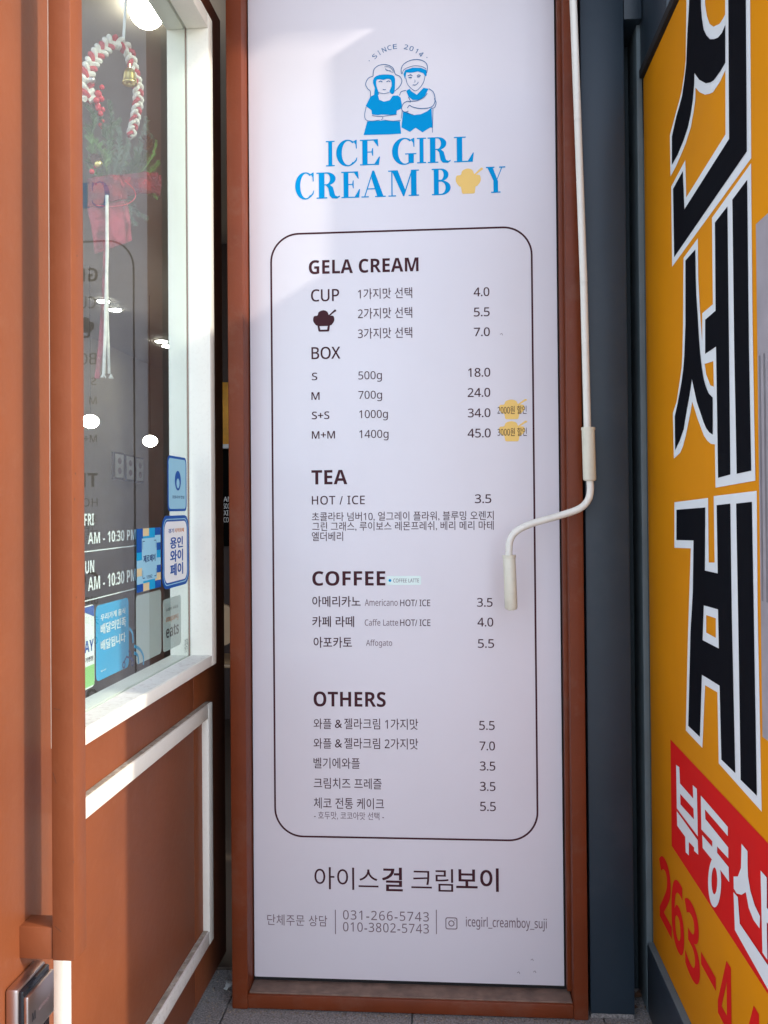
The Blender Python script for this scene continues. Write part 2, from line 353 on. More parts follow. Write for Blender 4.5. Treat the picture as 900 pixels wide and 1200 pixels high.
for s, a, b, c, d in (('S', 365.5, 371.8, 436.8, 445.6), ('M', 365, 374.5, 459.6, 468.6), ('S+S', 365.5, 386, 482.3, 491.2), ('M+M', 365.5, 392.5, 505.2, 514)): T(s, a, b, c, d, bold=.008)
for s, a, b, c, d in (('500g', 420, 447.5, 435, 447.5), ('700g', 420, 447.7, 458, 470.3), ('1000g', 421, 454.5, 480.5, 492.8), ('1400g', 421, 455.3, 503.8, 516.2)): T(s, a, b, c, d)
T('TEA', 365, 407, 550.8, 567.6, bold=.024); T('HOT / ICE', 365.5, 427.5, 581, 591.2, bold=.006, tr=1.1)
T('초콜라타 넘버10, 얼그레이 플라워, 블루밍 오렌지', 365.5, 578.5, 599.5, 610.5, bold=-.002)
T('그린 그래스, 루이보스 레몬프레쉬, 베리 메리 마테', 366, 578.5, 611, 622, bold=-.002); T('엘더베리', 365.5, 402, 623.2, 634, bold=-.002)
T('COFFEE', 366, 451.5, 669.2, 686.4, bold=.026)
for s, a, b, c, d in (('아메리카노', 366, 422.5, 698.5, 711.2), ('카페 라떼', 366, 415, 722, 734.8), ('아포카토', 367.5, 412.5, 746.3, 759.2)): T(s, a, b, c, d, bold=.008)
T('Americano', 427.5, 466, 702, 710, GR, -.006); T('Caffe Latte', 427.5, 466.5, 725.5, 733.2, GR, -.006); T('Affogato', 429, 459.5, 749.5, 759, GR, -.006)
T('HOT/ ICE', 469, 504.2, 702.6, 710.4, bold=.004); T('HOT/ ICE', 469, 504.4, 725.8, 733.6, bold=.004)
T('OTHERS', 367.5, 452, 810.5, 828.2, bold=.026)
for s, a, b, c, d in (('와플', 367.5, 388.5, 842, 854.2), ('젤라크림 1가지맛', 403.5, 490, 842, 854.8), ('와플', 367.5, 388.5, 865, 877.2), ('젤라크림 2가지맛', 403.5, 490, 865, 877.8), ('벨기에와플', 367.5, 421.8, 888, 900.6),
                      ('크림치즈 프레즐', 367.8, 447.2, 911.8, 924.4), ('체코 전통 케이크', 367.8, 450, 935, 948)): T(s, a, b, c, d, bold=.001)
T('&', 392.5, 401, 843.3, 853, bold=.02); T('&', 392.5, 401, 866.3, 876, bold=.02)
T('- 호두맛, 코코아맛 선택 -', 368, 450, 951.3, 960.8, GR)
T('아이스', 368.5, 443.5, 1016.5, 1042.5, bold=-.002)
T('걸', 447.8, 472, 1016.5, 1044.3, bold=.016)
T('크림', 482, 531, 1018, 1044.5, bold=-.002); T('보이', 534.5, 584.5, 1017, 1044.5, bold=.016)
T('단체주문 상담', 313.3, 383.5, 1072, 1084.8, GR, .002, 1.05)
T('031-266-5743', 402, 502.6, 1067.6, 1078.6, GR, 0, 1.15); T('010-3802-5743', 402, 502.6, 1081.6, 1092.6, GR, 0, 1.1)
T('icegirl_creamboy_suji', 546, 640.7, 1075, 1090.3, GR, .006)
for x in (393, 511.3): pxpoly('divider_line', GR, menu, W, [[(x - .5, 1066), (x + .5, 1066), (x + .7, 1094.5), (x - .3, 1094.5)]])
# camera-shaped social media mark
u0, v0 = W.uv(529, 1082); r = .0145
g = [fill2d([rrect(u0 - r, u0 + r, v0 - r, v0 + r, .005), rrect(u0 - r + .0022, u0 + r - .0022, v0 - r + .0022, v0 + r - .0022, .0035)])]
circ = lambda cx, cy, rr, n=24, ry=None: [(cx + rr * math.cos(2 * math.pi * k / n), cy + (ry or rr) * math.sin(2 * math.pi * k / n)) for k in range(n)]
g.append(fill2d([circ(u0, v0, .0075), circ(u0, v0, .0052)])); g.append(fill2d([circ(u0 + .0085, v0 + .0085, .0014, 8)]))
decal('camera_mark', GR, menu, W, g)
# rounded frame line
ul, ur = W.uv(319, 620)[0], W.uv(627.5, 620)[0]; vt, vb = W.uv(475, 269)[1], W.uv(475, 983.5)[1]; lw = .0045
decal('rounded_border', INK, menu, W, [fill2d([rrect(ul, ur, vb, vt, .072, 14), rrect(ul + lw, ur - lw, vb + lw, vt - lw, .0675, 14)])], .0005)
# cup emblem (ice cream in a cup with spoon)
def cupmark(x0, x1, yt, yb, m, liner=True):
    ua, ub = W.uv(x0, (yt + yb) / 2)[0], W.uv(x1, (yt + yb) / 2)[0]; va, vb_ = W.uv((x0 + x1) / 2, yb)[1], W.uv((x0 + x1) / 2, yt)[1]
    f = lambda p: (ua + p[0] * (ub - ua), va + p[1] * (vb_ - va))
    cloud = spline([(.02, .52), (.05, .72), (.2, .76), (.26, .92), (.45, 1.0), (.62, .93), (.70, .76), (.88, .72), (.92, .52), (.84, .36), (.72, .28), (.22, .28), (.1, .36)], 5, True)
    cup = [(.19, .34), (.74, .34), (.70, .03), (.66, 0), (.28, 0), (.24, .03)]
    spoon = [(.66, .74), (.70, .70), (.93, .90), (1.0, .94), (1.0, 1.0), (.94, 1.02), (.89, .97)]
    gs = [fill2d([[f(p) for p in cloud]])]
    if liner: gs.append(fill2d([[f(p) for p in cup], [f(p) for p in ((.29, .26), (.64, .26), (.61, .09), (.32, .09))]]))
    else: gs.append(fill2d([[f(p) for p in cup]]))
    gs.append(fill2d([[f(p) for p in spoon]]))
    return decal('cup_emblem', m, menu, W, gs)
cupmark(366.5, 394, 363.6, 388.6, M['ink']); cupmark(584, 617.5, 468.2, 491.2, M['yolk'], False); cupmark(584, 617.8, 493.6, 517.2, M['yolk'], False)
cupmark(533.5, 566, 197.5, 227, M['yolk'], False)
textpx('2000원 할인', 583, 617, 475.6, 485.2, INK, menu, W, -.004, .0012); textpx('3000원 할인', 583, 617.3, 501.3, 511, INK, menu, W, -.004, .0012)
# small correction sticker by COFFEE
ua, ub = W.uv(453, 680)[0], W.uv(493.5, 680)[0]; va, vb_ = W.uv(473, 685.5)[1], W.uv(473, 674.8)[1]
st = decal('price_sticker', mat('pale_green_sticker', (.74, .86, .80), .4), menu, W, [fill2d([rrect(ua, ub, va, vb_, .004)])], .0007)
textpx('COFFEE LATTE', 461, 491, 678, 682.5, M['inkgrey'], menu, W, .004, .0010); decal('emblem', BL, menu, W, [fill2d([circ(*W.uv(457, 680.2), .0035)])], .0010)

# --- company name in Didone capitals, drawn stroke by stroke
def R(a, b, c, d): return [(a, c), (b, c), (b, d), (a, d)]
def arc(cx, cy, rx, ry, a0, a1, n=20): return [(cx + rx * math.cos(math.radians(a0 + (a1 - a0) * k / n)), cy + ry * math.sin(math.radians(a0 + (a1 - a0) * k / n))) for k in range(n + 1)]
TH = .045
def G_(c):
    if c == 'I': return 1.0, [[R(.28, .72, .0, 1)], [R(0, 1, 0, TH)], [R(0, 1, 1 - TH, 1)]]
    if c == 'E': return 1.0, [[R(.12, .38, 0, 1)], [R(0, .95, 0, TH)], [R(0, .90, 1 - TH, 1)], [R(.38, .66, .49, .53)], [[(.62, .36), (.66, .36), (.66, .66), (.62, .66), (.58, .53), (.58, .49)]],
                             [[(.72, TH), (.95, TH), (1, .32), (.95, .32)]], [[(.68, 1 - TH), (.90, 1 - TH), (.93, .72), (.89, .72)]]]
    if c == 'L': return 1.0, [[R(.14, .42, 0, 1)], [R(0, .95, 0, TH)], [R(0, .60, 1 - TH, 1)], [[(.70, TH), (.95, TH), (1, .36), (.95, .36)]]]
    if c in 'CG':
        o = arc(.52, .5, .52, .52, 52, 312 if c == 'C' else 318, 30); i = arc(.56, .5, .30, .47, 312 if c == 'C' else 318, 52, 30)
        p = [[o + i], [[(.80, .95), (.90, .82), (.92, .66), (.96, .66), (.96, 1.0), (.92, 1.0)]]]
        if c == 'C': p.append([[(.82, .07), (.78, .12), (.90, .22), (.95, .32), (.98, .31), (.95, .18)]])
        else: p += [[R(.70, .93, .04, .42)], [R(.56, 1.04, .42 - TH, .42)]]
        return 1.0, p
    if c in 'RB':
        p = [[R(.10, .34, 0, 1)], [R(0, .44, 1 - TH, 1)]]
        top = .5 if c == 'R' else .53; rx = .38
        o = [(.34, 1)] + arc(.44, (1 + top) / 2, rx, (1 - top) / 2, 90, -90, 18) + [(.34, top)]
        i = [(.34, 1 - TH)] + arc(.42, (1 + top) / 2, rx - .22, (1 - top) / 2 - TH, 90, -90, 18) + [(.34, top + TH)]
        p.append([o, i])
        if c == 'R': p += [[R(0, .46, 0, TH)], [[(.40, .5), (.56, .53), (.70, .42), (.80, .10), (.90, .06), (1.0, .10), (1.0, .05), (.88, -.02), (.66, .0), (.56, .10), (.50, .40)]]]
        else:
            o = [(.34, .55)] + arc(.46, .275, .46, .275, 90, -90, 18) + [(.34, 0)]; i = [(.34, .55 - TH)] + arc(.44, .275, .23, .275 - TH, 90, -90, 18) + [(.34, TH)]
            p += [[o, i], [R(0, .40, 0, TH)]]
        return 1.0, p
    if c == 'A': return 1.0, [[[(.10, 0), (.15, 0), (.47, .92), (.45, 1.0)]], [[(.45, 1.02), (.53, 1.02), (.92, 0), (.66, 0), (.42, .72)]], [R(.24, .70, .30, .30 + TH)], [R(0, .30, 0, TH)], [R(.56, 1, 0, TH)]]
    if c == 'M': return 1.0, [[R(.10, .14, 0, 1)], [R(0, .25, 0, TH)], [R(0, .22, 1 - TH, 1)], [[(.11, 1), (.31, 1), (.56, .22), (.48, 0)]], [[(.48, 0), (.52, 0), (.80, 1), (.76, 1)]], [R(.74, .92, 0, 1)], [R(.66, 1, 0, TH)], [R(.76, 1, 1 - TH, 1)]]
    if c == 'Y': return 1.0, [[[(.06, 1), (.34, 1), (.60, .48), (.42, .40)]], [[(.50, .42), (.56, .46), (.86, 1), (.81, 1)]], [R(.38, .62, 0, .47)], [R(.26, .74, 0, TH)], [R(0, .44, 1 - TH, 1)], [R(.68, 1, 1 - TH, 1)]]
def serif(c, x0, x1, yt, yb):
    _, parts = G_(c); ym = (yt + yb) / 2; xm = (x0 + x1) / 2
    a, b = W.uv(x0, ym)[0], W.uv(x1, ym)[0]; c0, c1 = W.uv(xm, yb)[1], W.uv(xm, yt)[1]
    decal('serif_letter', BL, menu, W, [fill2d([[(a + p[0] * (b - a), c0 + p[1] * (c1 - c0)) for p in lp] for lp in part]) for part in parts], .0006, .00005)
for c, a, b, t_, o_ in (('I', 382, 392.2, 165.3, 195), ('C', 394, 419.2, 164.4, 194.5), ('E', 421.8, 445.3, 163.6, 193.6), ('G', 459.4, 486.8, 162.2, 192.8), ('I', 488.7, 499.3, 161.6, 191.4), ('R', 501.2, 528, 160.8, 190.8), ('L', 532, 555.2, 160.2, 190)):
    serif(c, a, b, t_, o_)
for c, a, b, t_, o_ in (('C', 346, 368.6, 202.6, 233.4), ('R', 371, 398.3, 202, 232.6), ('E', 400, 422, 201.2, 232), ('A', 423.5, 452, 200.6, 231.2), ('M', 455, 491, 199.4, 230), ('B', 506, 530, 197.6, 228.6), ('Y', 569.5, 592.3, 195.4, 226)):
    serif(c, a, b, t_, o_)
# SINCE 2014 on an arc
def arctext(s, cx, cy, r, a0, a1, hgt):
    gs = []; n = len(s)
    for k, ch in enumerate(s):
        if ch == ' ': continue
        a = math.radians(a0 + (a1 - a0) * k / (n - 1)); vs, fs = glyphs(ch)[0]; wd = {'I': .25, '1': .35}.get(ch, .8) * hgt
        q = []
        for x, y in vs:
            lx = (x - .5) * wd; ly = y * hgt; q.append((cx + (r + ly) * math.cos(a) + lx * math.sin(a), cy + (r + ly) * math.sin(a) - lx * math.cos(a)))
        gs.append((q, fs))
    return decal('arc_lettering', M['blueline'], menu, W, gs)
c0 = W.uv(466.5, 95); s1 = W.uv(500, 62); 
arctext('SINCE 2014', c0[0], c0[1], (W.uv(466.5, 57.2)[1] - c0[1]), 132, 48, .0118)
for dx_, dy_ in ((432.7, 71.3), (500.3, 67.5)): decal('printed_dot', M['blueline'], menu, W, [fill2d([circ(*W.uv(dx_, dy_), .0012, 8)])])
# the two children of the shop emblem (generic drawing: flat blue shapes and thin outlines)
Z7 = lambda pts: [W.uv(420 + x / 8.18, 40 + y / 8.18) for x, y in pts]
def shp(pts, sm=4, holes=()):
    L = [Z7(pts)] + [Z7(h) for h in holes]
    return fill2d([spline(l, sm, True) if sm else l for l in L])
gb = []
gb.append(shp([(115, 600), (160, 578), (190, 590), (200, 630), (245, 648), (300, 635), (330, 590), (380, 590), (405, 610), (418, 680), (410, 715), (368, 735), (366, 772), (300, 775), (220, 772), (185, 778), (130, 770), (125, 730), (70, 690)], 0))
gb.append(shp([(85, 838), (210, 830), (245, 825), (300, 832), (398, 836), (410, 955), (300, 962), (50, 968)], 0))
gb.append(shp([(150, 420), (200, 392), (290, 388), (345, 405), (352, 470), (345, 560), (320, 575), (298, 548), (318, 500), (312, 440), (275, 430), (240, 440), (178, 436), (172, 490), (190, 545), (196, 580), (150, 600), (158, 520), (140, 470)], 2))
gb.append(shp([(458, 545), (490, 525), (510, 550), (560, 582), (600, 540), (625, 515), (672, 525), (640, 590), (590, 632), (520, 632), (480, 600)], 0))
gb.append(shp([(428, 748), (470, 750), (520, 778), (600, 768), (660, 740), (700, 705), (712, 900), (690, 895), (615, 942), (548, 898), (495, 938), (412, 895)], 0))
gb.append(shp([(432, 385), (450, 345), (520, 322), (600, 325), (652, 345), (655, 400), (640, 405), (622, 375), (570, 360), (500, 372), (460, 368), (448, 432)], 0))
decal('emblem_shapes', M['blueink'], menu, W, gb, .0006, .00004)
def ln(pts, wd=.0016, sm=5): return ribbon2d(spline(Z7(pts), sm), wd)
gl_ = [ln([(140, 405), (150, 340), (200, 300), (270, 295), (330, 325), (355, 385), (395, 405), (417, 450), (395, 505), (345, 550)]), ln([(140, 405), (95, 425), (70, 480), (90, 525), (115, 550), (115, 600)]),
       ln([(250, 315), (300, 318), (335, 355)], .0012), ln([(258, 330), (270, 350), (310, 352)], .0012), ln([(265, 340), (320, 365), (340, 362)], .001),
       ln([(412, 385), (412, 330), (440, 285), (510, 250), (590, 248), (645, 275), (662, 320), (655, 375)]), ln([(420, 385), (440, 340), (520, 308), (600, 310), (650, 335)], .0012),
       ln([(455, 420), (470, 480), (510, 525), (548, 545), (590, 515), (625, 460), (640, 400)], .0013),
       ln([(75, 700), (60, 780), (75, 825), (130, 835), (205, 825)], .0014), ln([(130, 780), (185, 790), (225, 790), (235, 810), (215, 822)], .0012), ln([(235, 790), (300, 780), (370, 772)], .0012), ln([(250, 825), (330, 835), (405, 828)], .0012), ln([(420, 740), (412, 810)], .0012),
       ln([(395, 590), (410, 555), (455, 540)]), ln([(480, 605), (500, 650), (470, 645), (430, 670), (415, 720), (440, 748), (480, 740)]), ln([(500, 645), (560, 640), (625, 610), (660, 570)]),
       ln([(675, 525), (720, 560), (735, 640), (700, 700), (600, 715), (520, 700), (490, 685), (470, 710)]), ln([(728, 620), (745, 660), (730, 705), (700, 712)]), ln([(440, 748), (490, 765), (530, 778)]), ln([(715, 720), (710, 945)], .0012),
       ln([(238, 830), (205, 580)], .0001), ln([(190, 560), (240, 572), (300, 560)], .0011), ln([(195, 460), (215, 452), (230, 462)], .0018, 3), ln([(270, 458), (290, 450), (305, 460)], .0018, 3), ln([(235, 530), (250, 536), (262, 530)], .0014, 3), ln([(475, 402), (500, 392), (518, 404)], .0016, 3), ln([(562, 400), (580, 392), (598, 402)], .0016, 3), ln([(482, 418), (512, 420)], .0022, 3), ln([(564, 412), (592, 410)], .0022, 3), ln([(520, 488), (545, 490), (565, 478), (575, 460)], .0014, 3), ln([(540, 440), (545, 458), (535, 462)], .001, 3)]
decal('emblem_outlines', M['blueline'], menu, W, gl_, .0010, .00002)
# two little scuffs on the vinyl
for x, y in ((622, 1125), (606, 1140), (625, 1139), (586, 392)):
    decal('scuff_mark', M['inkgrey'], menu, W, [ribbon2d([W.uv(x, y), W.uv(x + 2, y - 1.5), W.uv(x + 3, y + 1)], .0012)])

# ================================================================== NAVY PILLAR, RECESS, SIGN BOX
pl, pr = X(686, 600, -.05), X(737.3, 600, -.05)
pil = thing('navy_pillar', 'flat navy blue metal pillar to the right of the menu board', 'pillar', ((pl + pr) / 2, -.05, 0))
box('pillar_shaft', M['navy'], pil, max(pl, frr + .003), pr, -.05, .16, .012, 3.0, .002)
box('pillar_foot', M['stone'], pil, max(pl, frr + .003) + .001, pr - .001, -.047, .15, 0, .012, .001)
XS = .47
sgfar = PX(759.5, 600, XS)
rec = thing('recess_wall', 'dark teal wall set back between the navy pillar and the yellow sign', 'wall', (.45, .1, 0))
box('wall_panel', M['teal'], rec, pr + .001, XS + .3, .09, .25, 0, 3.0, .001)
box('wall_jamb', M['jamb'], rec, X(752, 600, sgfar.y + .004), XS - .0015, sgfar.y + .004, .089, .0, 2.9, .001)
box('wall_soffit', M['navy'], rec, pr + .0015, XS - .0065, -.045, .088, ZY(745, 22, -.045), 3.0, .002)
sg = thing('yellow_signboard', 'tall yellow property agency sign with black Korean letters standing out from the wall at right', 'signboard', (XS, -.6, 0))
SY1 = -.92
zt = PX(757, 85, XS).z; zbm = PX(765, 1103, XS).z
box('sign_panel', M['yellow'], sg, XS, XS + .12, sgfar.y, SY1, zbm, zt, .002)
box('sign_base', M['navy'], sg, XS - .014, XS + .13, sgfar.y + .002, SY1 - .01, .0, zbm - .006, .003)
box('base_ledge', M['jamb'], sg, XS - .013, XS + .12, sgfar.y + .001, SY1 - .009, zbm - .0058, zbm - .001, .001)
box('sign_top_bar', M['black'], sg, XS - .009, XS + .13, sgfar.y + .001, SY1 - .005, zt + .001, zt + .022, .002)
nb = thing('navy_canopy_box', 'navy blue metal box above the yellow sign at the top right', 'canopy', (XS, -.1, zt))
box('box_body', M['navy'], nb, XS - .005, XS + .22, -.275, .088, zt + .024, zt + .55, .002)
SP = Plane((XS, 0, 0), (0, -1, 0), (-1, 0, 0))
C4 = lambda pts, y0: [(740 + x / 3.75, y0 + y / 3.75) for x, y in pts]
D4 = lambda pts: [(740 + x / 3.53, 860 + y / 3.53) for x, y in pts]
def sp(name, m, loops, off): return pxpoly(name, m, sg, SP, loops, off)
# letter one
def smooth_part(pts, k=3): return spline(pts, k, True)
sp('letter_outline', M['sgwhite'], [C4([(413, -60), (523, -60), (528, 695), (180, 1172), (176, 820), (238, 703), (242, 868), (415, 590)], 0)], .0006)
sp('letter_outline', M['sgwhite'], [C4([(238, -60), (243, 15), (241, 150), (240, 260), (233, 330), (222, 400), (211, 445), (198, 490), (170, 595), (173, 775), (195, 735), (215, 690), (240, 630), (262, 560), (274, 495), (282, 440), (283, 385), (300, 405), (325, 416), (345, 412), (360, 405), (390, 360), (414, 308), (414, 62), (405, 80), (388, 105), (362, 117), (345, 105), (333, 70), (325, 20), (322, -60)], 0)], .0006)
sp('letter', M['sgblack'], [C4([(428, -60), (505, -60), (510, 665), (190, 1130), (185, 830), (228, 752), (235, 920), (432, 610)], 0)], .0012)
sp('letter', M['sgblack'], [C4([(258, -60), (256, 15), (248, 150), (243, 280), (235, 350), (225, 420), (212, 470), (200, 510), (180, 600), (180, 725), (205, 680), (230, 620), (250, 560), (263, 500), (272, 440), (278, 370), (279, 320), (300, 350), (330, 366), (350, 362), (365, 352), (395, 310), (415, 275), (415, 110), (400, 145), (383, 165), (365, 172), (348, 172), (332, 155), (320, 130), (312, 80), (308, 30), (307, -60)], 0)], .0012)
# letter two
sp('letter_outline', M['sgwhite'], [C4([(230, 8), (293, -78), (295, 100), (299, 180), (303, 250), (310, 350), (318, 440), (330, 520), (348, 568), (372, 578), (370, 828), (350, 825), (335, 812), (320, 790), (305, 750), (290, 710), (278, 670), (268, 640), (262, 680), (240, 790), (228, 835), (215, 865), (188, 890), (183, 690), (200, 640), (215, 540), (222, 490), (225, 430), (228, 300)], 300)], .0006)
sp('letter_outline', M['sgwhite'], [C4([(356, -168), (528, -408), (535, 300), (547, 987), (372, 1018), (362, 462), (313, 478), (313, 252), (360, 212)], 300)], .0009)
sp('letter', M['sgblack'], [C4([(240, 20), (283, -28), (285, 100), (288, 180), (293, 250), (298, 340), (305, 430), (312, 490), (320, 540), (330, 575), (342, 603), (360, 622), (360, 785), (345, 775), (332, 757), (320, 730), (305, 685), (290, 640), (278, 585), (268, 540), (258, 610), (245, 680), (232, 760), (215, 810), (195, 852), (193, 705), (205, 650), (222, 560), (230, 500), (235, 440), (240, 300)], 300)], .0014)
sp('letter', M['sgblack'], [C4([(370, -147), (425, -218), (432, 400), (438, 960), (384, 975), (375, 398), (327, 430), (327, 280), (373, 240)], 300)], .0014)
sp('letter', M['sgblack'], [C4([(447, -248), (512, -335), (520, 400), (530, 943), (466, 957), (455, 400)], 300)], .0014)
# letter three
sp('letter_outline', M['sgwhite'], [C4([(190, 32), (338, 13), (341, 297), (367, 297), (363, 5), (552, -18), (556, 500), (574, 1392), (385, 1180), (379, 868), (325, 836), (313, 1112), (240, 1035), (250, 600), (262, 235), (190, 232)], 580), C4([(330, 528), (372, 542), (372, 628), (330, 605)], 580)], .0006)
sp('letter', M['sgblack'], [C4([(200, 65), (327, 55), (325, 332), (382, 345), (377, 45), (437, 38), (443, 500), (459, 1222), (398, 1163), (390, 838), (312, 790), (303, 1063), (252, 1015), (262, 600), (272, 430), (275, 200), (200, 198)], 580), C4([(320, 485), (383, 503), (387, 675), (315, 638)], 580)], .0012)
sp('letter', M['sgblack'], [C4([(463, 38), (532, 30), (540, 500), (554, 1322), (483, 1252), (473, 600)], 580)], .0012)
# red band with white letters
ur0 = SP.uv(786, 870)[0]; ur1 = -SY1 - .004; vt_, vb2 = SP.uv(785.5, 866)[1], SP.uv(788, 992)[1]
decal('red_band', M['red'], sg, SP, [([(ur0, vb2), (ur1, vb2), (ur1, vt_), (ur0, vt_)], [(0, 1, 2, 3)])], .0006)
for loops in ([[(187, 128), (200, 138), (203, 205), (258, 268), (256, 212), (273, 228), (277, 424), (190, 308)], [(204, 248), (259, 310), (261, 354), (205, 292)]],
              [[(190, 320), (277, 440), (279, 500), (262, 484), (262, 470), (240, 447), (240, 503), (227, 490), (225, 426), (192, 380)]],
              [[(290, 255), (402, 385), (402, 423), (307, 312), (309, 352), (404, 470), (404, 515), (292, 395)]],
              [[(296, 418), (338, 468), (338, 435), (358, 458), (358, 492), (406, 552), (408, 613), (375, 568), (340, 524), (298, 472)]],
              [arc(348, 614, 27, 104, 0, 355, 28), arc(347, 608, 12, 56, 0, 355, 20)],
              [[(460, 455), (485, 485), (485, 540), (487, 590), (497, 650), (515, 710), (537, 755), (535, 805), (510, 770), (490, 720), (478, 655), (460, 666), (440, 660), (428, 640), (427, 590), (445, 590), (458, 555)]],
              [[(427, 655), (445, 675), (453, 785), (548, 925), (600, 1000), (600, 1110), (433, 812)]], [[(540, 565), (566, 595), (566, 720), (600, 760), (600, 810), (566, 780), (568, 935), (548, 905)]]):
    kk = globals().get('kk', 0) + 1; sp('white_letter', M['sgwhite'], [D4(l) for l in loops], .0010 + .00015 * kk)
# telephone number
vT, vB = SP.uv(779, 1006)[1], SP.uv(780, 1086)[1]
for s, a, b in (('2', 773.2, 787), ('6', 787, 801.5), ('3', 802.5, 819.5), ('4', 840, 859)):
    ua, ub = SP.uv(a, 1050)[0], SP.uv(b, 1050)[0]; textrect('red_digit', s, M['red'], sg, SP, ua, ub, vB, vT, .035, .0006)
ua, ub = SP.uv(821, 1050)[0], SP.uv(838, 1050)[0]; vm = (vT + vB) / 2
decal('red_dash', M['red'], sg, SP, [([(ua, vm - .012), (ub, vm - .012), (ub, vm + .012), (ua, vm + .012)], [(0, 1, 2, 3)])])
ua = SP.uv(869, 1050)[0]; textrect('red_digit', '4', M['red'], sg, SP, ua, ua + (SP.uv(859, 1050)[0] - SP.uv(840, 1050)[0]), vB, vT, .035, .0006)
# faded picture of a classical column
ue = -SY1 - .006
u_a, u_b = SP.uv(888, 400)[0], SP.uv(890, 700)[0]
zc1 = SP.uv(886, 263)[1]; zc2 = SP.uv(888, 418)[1]; zc3 = SP.uv(890, 703)[1]; zc4 = SP.uv(892, 862)[1]
decal('column_print', M['sggrey'], sg, SP, [([(u_a, zc2), (ue, zc2), (ue, zc1), (u_a, zc1)], [(0, 1, 2, 3)]), ([(u_a, zc4), (ue, zc4), (ue, zc3), (u_a, zc3)], [(0, 1, 2, 3)]), ([(u_a, zc3), (ue, zc3), (ue, zc2), (u_a, zc2)], [(0, 1, 2, 3)])], .0006)
gs = []
for k in range(7):
    a = u_a + .006 + k * .02
    if a + .007 < ue: gs.append(([(a, zc3), (a + .007, zc3), (a + .007, zc2), (a, zc2)], [(0, 1, 2, 3)]))
decal('column_fluting', M['sggrey2'], sg, SP, gs, .0012, 0)

# ================================================================== CRANK POLE of the awning
cp = thing('awning_crank', 'cream white awning crank pole with two grips hanging in front of the menu board', 'crank pole', (X(687, 500, -.10), -.10, ZY(687, 500, -.10)))
PC = Plane((0, -.10, 0), (1, 0, 0), (0, -1, 0))
k = D - .10
tube('upper_rod', M['ivory'], cp, [PC.pt(669, -60), PC.pt(672.5, 20), PC.pt(678.5, 180), PC.pt(684, 330), PC.pt(688.5, 508)], .0085, 14)
tube('upper_sleeve', M['cream'], cp, [PC.pt(689.2, 502), PC.pt(689.2, 503), PC.pt(691, 562), PC.pt(691, 563.5)], [.0125, .0150, .0150, .0125], 18)
tube('sleeve_collar', M['cream'], cp, [PC.pt(689.2, 501), PC.pt(689.2, 504)], .0162, 18)
path = spline([PC.pt(691, 560)[:], PC.pt(691.8, 574)[:], PC.pt(689, 586)[:], PC.pt(679, 596)[:], PC.pt(655, 604.5)[:], PC.pt(625, 613)[:], PC.pt(606, 622)[:], PC.pt(597.5, 634)[:], PC.pt(596.2, 655)[:]], 6)
tube('crank_rod', M['ivory'], cp, path, .0083, 14)
tube('lower_grip', M['cream'], cp, [PC.pt(596.7, 651), PC.pt(596.7, 652.5), PC.pt(599, 712), PC.pt(599, 714)], [.0125, .0146, .0150, .0125], 18)
tube('grip_collar', M['cream'], cp, [PC.pt(596.6, 650.4), PC.pt(596.7, 653.4)], .0158, 18)
tube('rod_tip', M['ivory'], cp, [PC.pt(599, 713), PC.pt(599.1, 715.2)], .008, 12)

# awning cassette above the frame (above the picture; it shades the top of the board)
aw = thing('awning_cassette', 'brown awning with its cloth wound half out, above menu board and door', 'awning', (0, -.05, 2.5))
ZA = 3.03
box('cassette', M['brownframe'], aw, -1.9, 1.2, -.52, .14, ZA + .21, ZA + .4, .004)
box('awning_cloth', M['navy'], aw, -1.9, 1.01, -1.25, -.521, ZA + .212, ZA + .23, .004)

cs = thing('top_shade_box', 'slim brown box added just above the view to shade the top of the menu board', 'shade box', (0, -.05, 2.52))  # unseen box, added to darken the top of the board
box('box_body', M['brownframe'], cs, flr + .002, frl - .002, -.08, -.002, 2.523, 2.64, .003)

# ================================================================== DOOR
gpt = WALL.pt(238, 600); XG = gpt.x                       # outer face of the glass
# the leaf stands open a touch more than a right angle: it is built square and then turned about its hinge line
DROT = Matrix.Translation((XG, 0, 0)) @ Matrix.Rotation(math.radians(-1.04), 4, 'Z') @ Matrix.Translation((-XG, 0, 0))
VIEW[0] = DROT.inverted() @ CAMLOC; VIEW[1] = DROT.inverted().to_3x3() @ CAMROT
XF = XG + .004                                           # outer face of the door leaf
XB = XG - .04                                            # inner face
dfar = PX(264, 900, XF).y; dnear = -1.21
wy1 = PX(222, 400, XG).y                                 # far end of the glass
XT = X(247, 500, wy1)                                    # how far the window trim stands out
wy0 = PX(96.5, 600, XT).y
wz0, wz1 = PX(224, 768, XG).z, PX(222, 38, XG).z
dz1 = wz1 + .17
door = thing('shop_door', 'brown shop door standing open with white trimmed glass and stickers, at the left', 'door', (XF, dfar, 0))
bwn = M['brown']
box('hinge_stile', bwn, door, XB, XF, wy1 + .004, dfar, .02, dz1, .002)
box('lock_stile', bwn, door, XB, XF, dnear, wy0 - .004, .02, dz1, .002)
box('lower_panel', bwn, door, XB + .001, XF - .0006, wy0 - .003, wy1 + .003, .021, wz0 - .01, .001)
box('top_rail', bwn, door, XB + .001, XF - .0006, wy0 - .003, wy1 + .003, wz1 + .01, dz1 - .001, .001)
GX0 = XG - .006
box('glass_pane', M['glass'], door, GX0, XG, wy0 - .01, wy1 + .01, wz0 - .015, wz1 + .015, 0)
tw = .036
